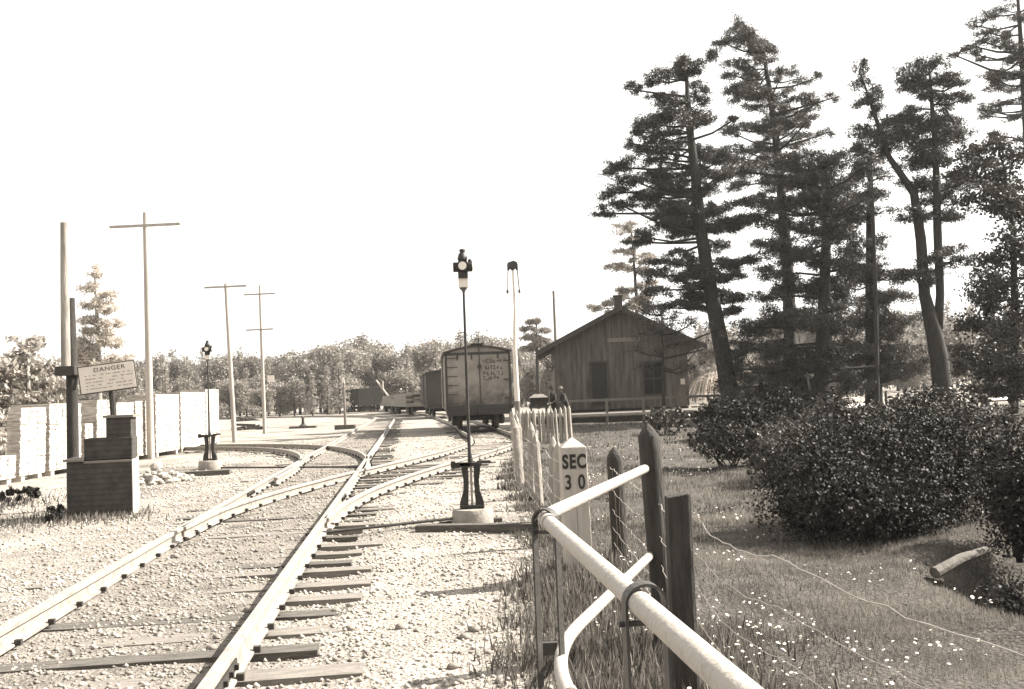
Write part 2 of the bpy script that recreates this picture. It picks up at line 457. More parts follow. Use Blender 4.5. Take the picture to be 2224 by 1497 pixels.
# ties
tie_me = []
for k in range(4):
    mb = MB().box((0, 0, 0), (2.5 + .16 * (k - 1), .17 + .012 * k, .18))
    me = mb.build('tie', M_TIE if k % 2 == 0 else M_TIE2).data
    bpy.data.objects.remove(bpy.data.objects['tie']); me.name = 'tie_mesh'; tie_me.append(me)
def tie(x, y, ang, label, group, long=1.0, z=0.0):
    o = bpy.data.objects.new('railway_tie', random.choice(tie_me)); COL.objects.link(o)
    o.location = (x, y, -.083 + z + random.uniform(-.012, .012)); o.rotation_euler = (random.uniform(-.01, .01), random.uniform(-.008, .008), ang + random.uniform(-.03, .03)); o.scale = (long, random.uniform(.9, 1.1), 1)
    tag(o, label, 'railway tie', group)
y = 2.2
while y < 70:
    ext = 0
    if 11.5 < y < 22: ext = float(np.interp(y, [o[0] for o in B_off], [o[1] for o in B_off])) - .76
    L = (2.5 + ext) / 2.5
    tie(track_x(y, ext / 2 + random.uniform(-.06, .06)), y, .11, 'weathered wooden tie half buried in gravel across the main track', 'ties of the main track', L)
    y += random.uniform(.44, .58)
y = 22.5
while y < 60:
    o = (np.interp(y, [q[0] for q in A_off], [q[1] for q in A_off]) + np.interp(y, [q[0] for q in B_off], [q[1] for q in B_off])) / 2
    tie(track_x(y, o), y, .11, 'weathered wooden tie sunk in gravel across the box car siding', 'ties of the siding'); y += .6
cc = offset_path(LC, .75); tt = np.gradient(cc, axis=0)
for k in range(8, len(cc) - 4, 2):
    tie(cc[k][0], cc[k][1], math.atan2(tt[k][1], tt[k][0]) - math.pi / 2, 'dark wooden tie bedded under the tight left hand curve', 'ties of the left hand curve')

# loose ballast stones (uncounted) and the larger stones one can count
def stones(n, xs, ys, smin, smax, zf=.25):
    x = rng.uniform(*xs, n); y = rng.uniform(*ys, n) ; s = smin + (smax - smin) * rng.random(n) ** 3
    base = np.array([(1, 0, 0), (-1, 0, 0), (0, 1, 0), (0, -1, 0), (0, 0, 1), (0, 0, -1)], float)
    fc = np.array([(0, 2, 4), (2, 1, 4), (1, 3, 4), (3, 0, 4), (2, 0, 5), (1, 2, 5), (3, 1, 5), (0, 3, 5)])
    z = ground_z(x, y)
    v = base[None] * rng.uniform(.55, 1.15, (n, 6, 1)) * s[:, None, None] * np.array([1, 1, .7])
    an = rng.uniform(0, 6.28, n); ca, sa = np.cos(an), np.sin(an)
    vx = v[..., 0] * ca[:, None] - v[..., 1] * sa[:, None]; vy = v[..., 0] * sa[:, None] + v[..., 1] * ca[:, None]
    v = np.stack([vx + x[:, None], vy + y[:, None], v[..., 2] + (z + s * zf)[:, None]], -1)
    return x, y, v, fc
def stone_mesh(name, parts, m):
    V, Fc, T, o = [], [], [], 0
    for x, y, v, fc, keep in parts:
        v = v[keep]; k = len(v); V.append(v.reshape(-1, 3)); Fc.append((fc[None] + (np.arange(k) * 6)[:, None, None]).reshape(-1, 3) + o); o += 6 * k
        xo_ = (x - track_x(y))[keep]; T.append(np.repeat(rng.random(k) * np.where(np.abs(xo_) < .8, .55, 1.0), 8))
    return tri_mesh(name, np.vstack(V), np.vstack(Fc), m, tone=np.concatenate(T))
parts = []
for nst, ys, mn, mx in ((60000, (2.2, 9), .004, .026), (34000, (8, 20), .007, .032), (9000, (18, 40), .015, .045)):
    x, y, v, fc = stones(nst, (-9, 1.6), ys, mn, mx)
    x_off = x - track_x(y)
    keep = (x < edge_x(y) + .1) & (np.abs(np.abs(x_off) - .76) > .09) & (x > -.62 * y - 2)
    keep &= (np.abs(x_off) < 1.5) | (rng.random(nst) < .75)
    parts.append((x, y, v, fc, keep))
sm_ = leaf_mat('ballast', .16, .62, 0.0, .95, .1)
tag(stone_mesh('gravel', parts, sm_), 'loose pale gravel along the tracks', None, None, 'stuff')
rock_px = [(540, 1325), (420, 1342), (640, 1250), (1030, 1368), (1045, 1355), (850, 1295), (960, 1292), (1080, 1298), (760, 1310), (1010, 1385), (470, 1385), (345, 1378), (280, 1460), (210, 1472), (505, 1270), (575, 1345), (1130, 1432), (985, 1445), (620, 1300), (540, 1290), (655, 1335), (760, 1365), (905, 1478), (870, 1365), (1060, 1420), (460, 1408), (1085, 1480), (730, 1325), (690, 1215), (380, 1215), (700, 1160), (1000, 1480)]
for u, v in rock_px:
    q = G(u, v, .01); r_ = random.uniform(.016, .036)
    o = MB().blob((q[0], q[1], float(ground_z(q[0], q[1])) + r_ * .35), (r_ * 1.2, r_, r_ * .75), 9, 6, .14).build('stone', mat('stone', .14, .30, 14, .9, .4), loc=(q[0], q[1], 0), smooth='all')
    tag(o, 'rounded fist sized stone lying loose on the gravel by the rails', 'stone', 'large loose stones in the ballast')

# ------------------------------------------------------------------ pipe railing (the bent railing in the near foreground)
M_PIPE = mat('pipe_paint', .09, .37, 24, .5, .25, 60, spec=.35, mid=.26)
M_IRON = mat('strap_iron', .025, .05, 18, .5, .2, spec=.4)
M_POST = mat('post_wood', .022, .065, 3.5, .85, .8, 14, stretch=(6, 6, .8))
gp = np.array([.79, 5.42])                       # big pointed post
def bez(p0, p1, p2, n=8):
    return [tuple((1 - t) ** 2 * np.array(p0) + 2 * t * (1 - t) * np.array(p1) + t * t * np.array(p2)) for t in np.linspace(0, 1, n)]
pr = thing('pipe_railing', 'pale painted two pipe railing bent back in a V on dark iron straps', 'railing', (.12, 3.5, 0))
zt, zl = 1.02, .54
cor = np.array([.085, 3.44]); end_ = np.array([.34, 1.05]); st = np.array([.74, 5.47])
def leg_path(z, r_):
    d1 = (st - cor) / np.linalg.norm(st - cor); d2 = (end_ - cor) / np.linalg.norm(end_ - cor)
    a_, b_ = cor + d1 * r_, cor + d2 * r_
    return [(st[0], st[1], z)] + [(q[0], q[1], z) for q in bez(a_, cor, b_, 9)] + [(end_[0] + d2[0] * .6, end_[1] + d2[1] * .6, z)]
MB().tube(leg_path(zt, .17), .0245, 18).build('upper_pipe', M_PIPE, pr, smooth=True)
MB().tube(leg_path(zl, .45), .0235, 18).build('lower_pipe', M_PIPE, pr, smooth=True)
def coupling(p, d, z, r=.029):
    d = np.array(d) / np.linalg.norm(d); return MB().tube([(p[0] - d[0] * .02, p[1] - d[1] * .02, z), (p[0] + d[0] * .02, p[1] + d[1] * .02, z)], r, 18)
dd2 = (end_ - cor) / np.linalg.norm(end_ - cor)
coupling(cor + dd2 * .16, dd2, zt).build('coupling', M_PIPE, pr, smooth=True)
coupling(cor + dd2 * .46, dd2, zl, .028).build('coupling', M_PIPE, pr, smooth=True)
def strap(p, d):
    """an inverted U of flat iron standing over the pipe, its plane across the pipe"""
    d = np.array(d) / np.linalg.norm(d); s = np.array([d[1], -d[0]])
    prof = [(-.042, -.25)] + [(-.042, zt - .02)] + [(.042 * -math.cos(t), zt - .005 + .040 * math.sin(t)) for t in np.linspace(.15, math.pi - .15, 11)] + [(.042, zt - .02), (.042, -.25)]
    mb = MB(); W, T = .020, .006
    for i, (a_, h) in enumerate(prof):
        j0, j1 = max(0, i - 1), min(len(prof) - 1, i + 1)
        tx, tz = prof[j1][0] - prof[j0][0], prof[j1][1] - prof[j0][1]; q = math.hypot(tx, tz); nx, nz = -tz / q, tx / q
        for sw, sn in ((-1, -1), (1, -1), (1, 1), (-1, 1)):
            aa, hh = a_ + nx * T / 2 * sn, h + nz * T / 2 * sn
            mb.v.append((p[0] + s[0] * aa + d[0] * W * sw, p[1] + s[1] * aa + d[1] * W * sw, hh))
    mb.f = [(i * 4 + k, i * 4 + (k + 1) % 4, i * 4 + 4 + (k + 1) % 4, i * 4 + 4 + k) for i in range(len(prof) - 1) for k in range(4)]
    mb.tube([(p[0] - s[0] * .05, p[1] - s[1] * .05, zt - .045), (p[0] + s[0] * .056, p[1] + s[1] * .056, zt - .045)], .006, 8)
    return mb
strap(cor + dd2 * .07, dd2 + np.array([-.6, 0])).build('strap', M_IRON, pr)
strap(G(1400, 1305, 1.02)[:2], dd2).build('strap', M_IRON, pr)
kb = G(1208, 1402, .54)
MB().box((kb[0] - .03, kb[1], .53), (.07, .02, .045)).build('bracket', M_IRON, pr)

def pointed_post(x, y, r, h, tip, label, lean=(0, 0), m=M_POST, name='fence_post', n=10, group=None, rough=.06):
    t = thing(name, label, 'fence post', (x, y, 0), group) if False else None
    mb = MB(); pts = []
    hs = [-.15, 0, .12 * h, .3 * h, .5 * h, .7 * h, .88 * h, h - tip, h - tip * .45, h]
    rs = [1.06, 1.04, 1.02, 1, 1, .98, .97, .96, .55, .06]
    ph = [random.uniform(1 - rough, 1 + rough) for _ in range(n)]
    for hh, rr in zip(hs, rs):
        k = max(0, hh)
        for j in range(n):
            an = 2 * math.pi * j / n; q = r * rr * ph[j] * random.uniform(1 - rough * .4, 1 + rough * .4)
            mb.v.append((x + lean[0] * k + q * math.cos(an), y + lean[1] * k + q * math.sin(an), hh))
    mb.f = [(i * n + j, i * n + (j + 1) % n, (i + 1) * n + (j + 1) % n, (i + 1) * n + j) for i in range(len(hs) - 1) for j in range(n)]
    mb.f += [tuple(range(n - 1, -1, -1)), tuple((len(hs) - 1) * n + j for j in range(n))]
    o = mb.build(name, m, loc=(x, y, 0), smooth=True)
    return tag(o, label, 'fence post', group)
pointed_post(gp[0], gp[1], .062, 1.27, .075, 'tall dark round post with a pointed top, carrying the far end of the pipe railing', (-.04, 0), group='posts of the near fence', rough=.02, n=16)
q = G(1350, 1240)
pointed_post(q[0], q[1], .068, 1.0, .08, 'dark pointed post between the white marker and the tall railing post', (-.02, 0), group='posts of the near fence', rough=.03, n=14)
# square cut post
q = G(1493, 1520)
sq = MB(); sx, sy, hh = .058, .05, .955
for z_, k in ((-.15, 1.0), (.2, 1.02), (.5, .99), (.8, 1.0), (hh, .97)):
    sq.v += [(q[0] + sx * k * a_ + random.uniform(-.003, .003) - .012 * z_ * 0, q[1] + sy * k * b_, z_ + (.008 * a_ if z_ == hh else 0)) for a_, b_ in ((-1, -1), (.7, -1), (1, -.75), (1, 1), (-1, 1))]
sq.f = [(i * 5 + j, i * 5 + (j + 1) % 5, i * 5 + 5 + (j + 1) % 5, i * 5 + 5 + j) for i in range(4) for j in range(5)] + [(4, 3, 2, 1, 0), (20, 21, 22, 23, 24)]
tag(sq.build('fence_post', M_POST, loc=(q[0], q[1], 0), bevel=.005), 'square sawn flat topped post where the wire fence turns right', 'fence post', 'posts of the near fence')
SQ = q
# ------------------------------------------------------------------ SEC 30 marker
def text_mesh(body, size, name, m, parent, loc, rot, xs=1.0, ext=.002, bold=0.0):
    cu = bpy.data.curves.new('txt', 'FONT'); cu.body = body; cu.size = size; cu.align_x = 'CENTER'; cu.align_y = 'CENTER'; cu.extrude = ext; cu.offset = bold
    cu.space_character = 1.15
    ob = bpy.data.objects.new('txt', cu); COL.objects.link(ob)
    dg = bpy.context.evaluated_depsgraph_get()
    me = bpy.data.meshes.new_from_object(ob.evaluated_get(dg)); bpy.data.objects.remove(ob)
    o = bpy.data.objects.new(name, me); COL.objects.link(o); me.materials.clear(); me.materials.append(m)
    o.parent = parent; o.location = Vector(loc) - (parent_loc(parent) if parent else Vector()); o.rotation_euler = rot; o.scale = (xs, 1, 1)
    return o
q = G(1257, 1256); sx0, sy0 = q[0], q[1]
mk = thing('marker_post', 'white painted square post lettered SEC 30, with a low pyramid top', 'marker post', (sx0, sy0, 0))
w = .104
M_WHITE = mat('white_paint', .34, .46, 4, .7, .3, 30, stretch=(4, 4, .7))
pb = MB(); yaw = R(4)
rotz = Matrix.Rotation(yaw, 3, 'Z')
def rp(a_, b_, c_): v_ = rotz @ Vector((a_, b_, 0)); return (sx0 + v_.x - .01 * c_, sy0 + v_.y, c_)
for z_, k in ((-.1, 1.0), (.05, 1.0), (1.03, .96), (1.10, .10)):
    pb.v += [rp(a_ * w * k, b_ * w * k, z_) for a_, b_ in ((-1, -1), (1, -1), (1, 1), (-1, 1))]
pb.f = [(i * 4 + j, i * 4 + (j + 1) % 4, i * 4 + 4 + (j + 1) % 4, i * 4 + 4 + j) for i in range(3) for j in range(4)] + [(3, 2, 1, 0), (12, 13, 14, 15)]
pb.build('post', M_WHITE, mk, bevel=.006)
M_INK = mat('black_paint', .02, .035, 30, .6)
tr_ = (R(90) - .006, 0, yaw)
p1 = rp(-.002, -w * .965 - .003, .915); p2 = rp(-.004, -w * .97 - .004, .755)
text_mesh('SEC', .148, 'lettering', M_INK, mk, p1, tr_, .70, .001, .006)
text_mesh('3 0', .158, 'lettering', M_INK, mk, p2, tr_, .72, .001, .003)
MB().box(rp(0, -w * .985 - .001, .33), (.003, .004, .62), rotz).build('seam', mat('seam', .18, .25), mk)

# ------------------------------------------------------------------ wire fence
M_WIRE = mat('galvanised_wire', .2, .4, 30, .4, spec=.6)
M_CEDAR = mat('cedar_post', .22, .4, 3, .9, .8, 14, stretch=(6, 6, .8))
row = [(.40, 9.3), (.38, 10.6), (.28, 12.3), (.20, 13.8), (.05, 15.3), (.0, 17), (.06, 18.6), (.08, 20.4), (.05, 22.2), (.02, 24), (.0, 26), (-.03, 28), (-.08, 30)]
ords = ['first', 'second', 'third', 'fourth', 'fifth', 'sixth', 'seventh', 'eighth', 'ninth', 'tenth', 'eleventh', 'twelfth', 'thirteenth']
for k, (x, y) in enumerate(row):
    pointed_post(x, y, random.uniform(.050, .062), random.uniform(.95, 1.08), .14, ords[k] + ' weathered cedar post behind the SEC 30 marker in the trackside wire fence', (random.uniform(-.05, .03), 0), M_CEDAR, rough=.14, n=9, group='cedar posts of the trackside fence')
row2 = [(-.05 + .135 * k + random.uniform(-.02, .02), 30.6 + random.uniform(-.12, .12) - .04 * k) for k in range(1, 14)]
for k, (x, y) in enumerate(row2):
    pointed_post(x, y, random.uniform(.045, .06), random.uniform(1.0, 1.1), .12, ords[k] + ' pale cedar post from the left in the close set row across the fence end', (random.uniform(-.03, .03), 0), M_CEDAR, rough=.14, n=9, group='close set cedar posts at the fence end')
def wire_run(pts, hs, sag=.02, wob=.006, r=.0015, stays=.35, twist=0):
    mb = MB()
    pts = [np.array(p, float) for p in pts]
    for h in hs:
        path = []
        for a_, b_ in zip(pts[:-1], pts[1:]):
            L = np.linalg.norm(b_ - a_); m = max(3, int(L / .09))
            for t in np.linspace(0, 1, m, endpoint=False):
                p = a_ + (b_ - a_) * t; s_ = -sag * 4 * t * (1 - t)
                path.append((p[0] + random.gauss(0, wob), p[1], h + s_ + random.gauss(0, wob)))
        path.append((pts[-1][0], pts[-1][1], h)); mb.tube(path, r * (1.5 if h == hs[0] else 1), 5)
    for a_, b_ in zip(pts[:-1], pts[1:]):
        L = np.linalg.norm(b_ - a_)
        for t in np.arange(stays / L / 2, 1, stays / L):
            p = a_ + (b_ - a_) * t; pth = []
            for h in np.linspace(hs[0] - sag * 4 * t * (1 - t), hs[-1], 7):
                pth.append((p[0] + random.gauss(0, .008), p[1] + random.gauss(0, .012), h))
            mb.tube(pth, r * .8, 4)
    return mb
fl = [(SQ[0] + .02, SQ[1]), (gp[0] + .05, gp[1] + .02), tuple(G(1350, 1240)[:2]), (sx0 + .13, sy0 + .15), row[0], row[1], row[2], row[3], row[4], row[5], row[6], row[7], row[8], row[9], row[10], row[11], row[12]]
fl = [(x - .06, y) for x, y in fl]
tag(wire_run(fl, [.84, .66, .5, .36, .24, .12], .015, .005, .0019, .34).build('wire_fence', M_WIRE, loc=(.2, 9, 0)), 'woven wire strung along the cedar posts beside the track', 'wire fence')
far = G(2330, 1470, .9)
fr = [(SQ[0] + .055, SQ[1] - .045), ((SQ[0] * .55 + far[0] * .45), SQ[1] * .55 + far[1] * .45), (far[0] + .3, far[1] - .35)]
tag(wire_run(fr, [.87, .70, .53, .38, .25, .13], .05, .004, .0014, .30).build('wire_fence', M_WIRE, loc=(SQ[0], SQ[1], 0)), 'slack woven wire running right from the square post over the lawn', 'wire fence')
ex = far; pointed_post(far[0] + .3, far[1] - .35, .06, 1.0, .05, 'dark post at the near right end of the slack wire', group='posts of the near fence')

# ------------------------------------------------------------------ switch stands
M_CONC = mat('concrete', .20, .34, 8, .9, .5, 40)
M_ENAM = mat('white_enamel', .78, .82, 5, .35)
M_BLACK = mat('black_iron', .02, .045, 14, .55, .2)
M_LENS = mat('lamp_glass', .70, .8, 5, .1, spec=.6)
def switch_stand(x, y, label, lamp=True, mast=3.07, beam=True, rodto=None, yaw=0.0, s=1.0):
    t = thing('switch_stand', label, 'switch stand', (x, y, 0), 'switch stands of the yard')
    MB().lathe((x, y, 0), [(.235 * s, -.02), (.238 * s, .03), (.232 * s, .15 * s), (.215 * s, .185 * s)], 28).build('footing', M_CONC, t, smooth=True)
    b0 = .185 * s; H = .52 * s; bd = MB()
    for sg in (-1, 1):   # two curved iron cheeks, waisted like a harp
        pf = [(.045, 0), (.14, 0), (.135, .08), (.095, .2), (.088, .32), (.105, .43), (.11, .5), (.035, .5), (.03, .3)]
        bd.prism([(a_ * sg * s, h * s) for a_, h in pf][::sg], -.035 * s, .035 * s, lambda a_, b_, h: (x + a_, y + h, b0 + b_))
    bd.box((x, y, b0 + .025 * s), (.26 * s, .12 * s, .03 * s)); bd.box((x, y, b0 + .505 * s), (.25 * s, .11 * s, .04 * s))
    bd.build('stand', M_BLACK, t, bevel=.004)
    MB().tube([(x - .0, y, b0), (x, y, b0 + H)], .013 * s, 8).build('spindle', mat('spindle', .3, .4), t, smooth=True)
    hd_ = MB().box((x - .10 * s, y - .03, b0 + .50 * s), (.20 * s, .05 * s, .055 * s)).box((x + .15 * s, y - .02, b0 + .525 * s), (.16 * s, .035 * s, .03 * s)).box((x - .20 * s, y - .03, b0 + .505 * s), (.05 * s, .07 * s, .08 * s))
    hd_.build('handle', M_BLACK, t, bevel=.004)
    MB().tube([(x, y, b0 + H), (x - .01, y, b0 + H + .12), (x - .01, y, mast - .42)], [.035 * s, .02 * s, .014 * s], 10).build('mast', M_BLACK, t, smooth=True)
    mx_ = x - .01
    if lamp:
        z0 = mast - .42
        MB().lathe((mx_, y, z0), [(.014, -.03), (.02, .0), (.05, .035), (.05, .04)], 12).build('socket', mat('brown_iron', .08, .14), t, smooth=True)
        MB().box((mx_, y, z0 + .095), (.115, .03, .11)).build('target', M_ENAM, t, bevel=.004)
        lb = MB().box((mx_, y, z0 + .205), (.11, .09, .115)).tube([(mx_, y - .07, z0 + .285), (mx_, y + .07, z0 + .285)], .064, 20)
        lb.tube([(mx_ - .11, y, z0 + .28), (mx_ + .11, y, z0 + .28)], .058, 16)
        lb.box((mx_, y, z0 + .35), (.10, .09, .08)).lathe((mx_, y, z0 + .37), [(.062, 0), (.045, .06), (.03, .075), (.03, .09), (.036, .092), (.034, .115), (.01, .12)], 14)
        lb.build('lamp_body', M_BLACK, t, smooth=True)
        MB().tube([(mx_, y - .074, z0 + .285), (mx_, y - .080, z0 + .285)], .047, 24).build('lens', M_LENS, t, smooth=True)
        MB().tube([(mx_ + .111, y, z0 + .28), (mx_ + .117, y, z0 + .28)], .04, 18).build('lens', M_LENS, t, smooth=True)
        MB().blob((mx_ + .085, y, z0 + .345), (.025, .025, .028), 8, 6, 0).build('vent_cap', M_BLACK, t, smooth='all')
    return t
SWN = G(1027, 1140)
switch_stand(SWN[0], SWN[1], 'near switch stand by the fence, round white lens in its tall black lamp', mast=3.1)
SWL = G(457, 1020)
switch_stand(SWL[0], SWL[1], 'switch stand left of the main line in front of the lumber stacks', mast=2.96, s=1.15)
q = G(750, 924); y3 = 52.0; x3 = D(750, 915, y3)[0]
t = thing('switch_stand', 'far slim switch stand with a pale blade top left of the main line', 'switch stand', (x3, y3, 0), 'switch stands of the yard')
MB().box((x3, y3, .12), (1.1, .5, .25)).build('footing', M_TIE, t, bevel=.02)
MB().tube([(x3, y3, .2), (x3 - .03, y3, 2.5)], [.08, .05], 8).build('mast', mat('grey_mast', .16, .24), t, smooth=True)
MB().box((x3 - .05, y3, 2.6), (.13, .05, .34), Matrix.Rotation(R(-12), 3, 'Y')).build('blade', M_ENAM, t, bevel=.01)
x4, y4 = D(658, 915, 58)[:2]
t = thing('switch_stand', 'low dark ground throw between the far rails, no mast', 'switch stand', (x4, y4, 0), 'switch stands of the yard')
MB().box((x4, y4, .06), (1.6, .4, .14)).build('footing', M_TIE, t)
MB().lathe((x4, y4, .12), [(.28, 0), (.1, .14), (.07, .45), (.12, .5), (.05, .58)], 10).build('stand', M_BLACK, t, smooth=True)
# long ties under the near and left stands, connecting rods
def beam(u0, v0, u1, v1, w_, h_, label, name='timber', m=M_TIE, z=0.0, cat='timber', grp=None):
    a_, b_ = G(u0, v0), G(u1, v1); d = b_ - a_; L = np.linalg.norm(d[:2]); c = (a_ + b_) / 2
    o = MB().box((0, 0, 0), (L, w_, h_)).build(name, m, bevel=.008)
    o.location = (c[0], c[1], z + h_ / 2 - .02); o.rotation_euler = (0, 0, math.atan2(d[1], d[0])); return tag(o, label, cat, grp)
beam(905, 1156, 1158, 1152, .14, .10, 'dark sleeper timber lying in front of the near switch stand footing', grp='timbers at the switch stands')
beam(955, 1139, 1090, 1131, .12, .06, 'dark sleeper timber just under the near switch stand footing', grp='timbers at the switch stands')
beam(375, 1036, 500, 1030, .2, .12, 'long dark timber on the ground under the left switch stand', grp='timbers at the switch stands')
def rod(a_, b_, label, r=.016):
    return tag(MB().tube([a_, b_], r, 8).build('connecting_rod', M_RUST, loc=((a_[0] + b_[0]) / 2, (a_[1] + b_[1]) / 2, 0), smooth=True), label, 'rod', 'switch rods')
a_ = G(983, 1134, .06); b_ = G(640, 1160, .06)
rod((a_[0], a_[1], .10), (-2.3, b_[1] + .03, .045), 'iron rod from the near switch stand to the main right rail')
a_ = G(480, 1016, .1); rod((a_[0], a_[1], .1), (-3.3, a_[1] - .7, .045), 'iron rod from the left switch stand towards the main left rail', .02)
# ------------------------------------------------------------------ signal post with two hanging arms
sx1, sy1 = D(1126, 940, 35.5)[:2]
t = thing('signal_post', 'tall white post with dark cap and two hanging arms beside the box car', 'signal post', (sx1, sy1, 0))
tp = D(1113, 578, 35.5)
MB().tube([(sx1, sy1, -.1), (sx1, sy1, 1.25)], .105, 12).build('stub', mat('grey_wood', .12, .2), t, smooth=True)
MB().tube([(sx1, sy1, 1.25), (sx1 - .02, sy1, 3.2), (tp[0] + .03, sy1, 4.6), (tp[0], sy1, tp[2])], [.10, .085, .055, .035], 12).build('pole', mat('white_pole', .6, .72, 5, .6), t, smooth=True)
cb = MB().prism([(-.2, -.16), (-.2, .06), (-.17, .13), (.05, .2), (.17, .13), (.2, .05), (.2, -.16), (.14, -.17), (.1, -.1), (.04, -.16), (-.04, -.16), (-.1, -.1), (-.14, -.17)], -.07, .07, lambda a_, b_, h: (tp[0] + a_, sy1 + h, tp[2] + b_))
cb.build('cap', M_RUST, t, bevel=.01)
for sg, c in ((-1, .5), (1, .16)):
    MB().tube([(tp[0] + sg * .17, sy1, tp[2] - .14), (tp[0] + sg * .22, sy1, tp[2] - .9)], .022, 8).build('arm', mat('arm%d' % sg, c * .8, c), t, smooth=True)
    MB().lathe((tp[0] + sg * .22, sy1, tp[2] - 1.02), [(.02, 0), (.045, .03), (.045, .12), (.02, .15)], 10).build('weight', mat('brown_iron', .08, .14), t, smooth=True)

# ------------------------------------------------------------------ rolling stock
def to_track(c, ang):
    m_ = Matrix.Rotation(ang, 3, 'Z'); return lambda a_, b_, h: tuple(Vector(c) + m_ @ Vector((a_, b_, h)))
M_CAR = mat('car_boards', .20, .36, 1.6, .8, .3, 30, wave=('X', 9.0, .55))
M_CARD = mat('car_boards_dark', .05, .09, 1.6, .8, .3, 30, wave=('X', 9.0, .6))
def soot(m, zc, dz, dark):
    n = m.node_tree.nodes; l = m.node_tree.links; b = n['Principled BSDF']; src = b.inputs['Base Color'].links[0].from_socket
    tc = n.new('ShaderNodeTexCoord'); sx = n.new('ShaderNodeSeparateXYZ'); l.new(tc.outputs['Object'], sx.inputs[0])
    nz = n.new('ShaderNodeTexNoise'); nz.inputs['Scale'].default_value = 2.2; nz.inputs['Detail'].default_value = 8; nz.inputs['Roughness'].default_value = .7; l.new(tc.outputs['Object'], nz.inputs['Vector'])
    ml = n.new('ShaderNodeMath'); ml.operation = 'MULTIPLY_ADD'; ml.inputs[1].default_value = 2.6; l.new(nz.outputs['Fac'], ml.inputs[0]); l.new(sx.outputs['Z'], ml.inputs[2])
    mr = n.new('ShaderNodeMapRange'); mr.inputs['From Min'].default_value = zc - dz + 1.3; mr.inputs['From Max'].default_value = zc + dz + 1.3; l.new(ml.outputs[0], mr.inputs['Value'])
    mx = n.new('ShaderNodeMix'); mx.data_type = 'RGBA'; l.new(mr.outputs[0], mx.inputs['Factor']); mx.inputs['A'].default_value = sep(dark); l.new(src, mx.inputs['B']); l.new(mx.outputs['Result'], b.inputs['Base Color'])
soot(M_CAR, 1.55, .55, .06)
M_ROOF = mat('car_roof', .05, .09, 3, .7)
M_CSIDE = mat('car_side_boards', .20, .32, 1.6, .8, .3, 30, wave=('Y', 9.0, .6))
def wheelset(W, y, r=.42):
    mb = MB()
    for sg in (-1, 1):
        mb.tube([W(sg * .70, y, r + .165), W(sg * .83, y, r + .165)], r, 22); mb.tube([W(sg * .66, y, r + .165), W(sg * .70, y, r + .165)], r + .03, 22)
    mb.tube([W(-.8, y, r + .165), W(.8, y, r + .165)], .07, 10)
    return mb
def truck(W, y, par):
    tr2 = MB()
    for sg in (-1, 1):
        tr2.prism([(-1.1, .5), (-.95, .42), (-.3, .32), (.3, .32), (.95, .42), (1.1, .5), (1.1, .62), (.3, .82), (-.3, .82), (-1.1, .62)], sg * 1.0 - .06, sg * 1.0 + .06, lambda a_, b_, h: W(h, y + a_, b_))
    tr2.prism([(-.2, .5), (.2, .5), (.2, .85), (-.2, .85)], -1.05, 1.05, lambda a_, b_, h: W(h, y + a_, b_))
    fr_ = tr2.build('truck', M_BLACK, par)
    for s_ in (-.8, .8): wheelset(W, y + s_).build('wheel', M_RUST, fr_, smooth=True)
def wbox(mb, W, c, size):
    x, y, z = [q / 2 for q in size]
    vs = [W(c[0] + sx * x, c[1] + sy * y, c[2] + sz * z) for sz in (-1, 1) for sy in (-1, 1) for sx in (-1, 1)]
    return mb.add(vs, [(0, 2, 3, 1), (4, 5, 7, 6), (0, 1, 5, 4), (2, 6, 7, 3), (0, 4, 6, 2), (1, 3, 7, 5)])
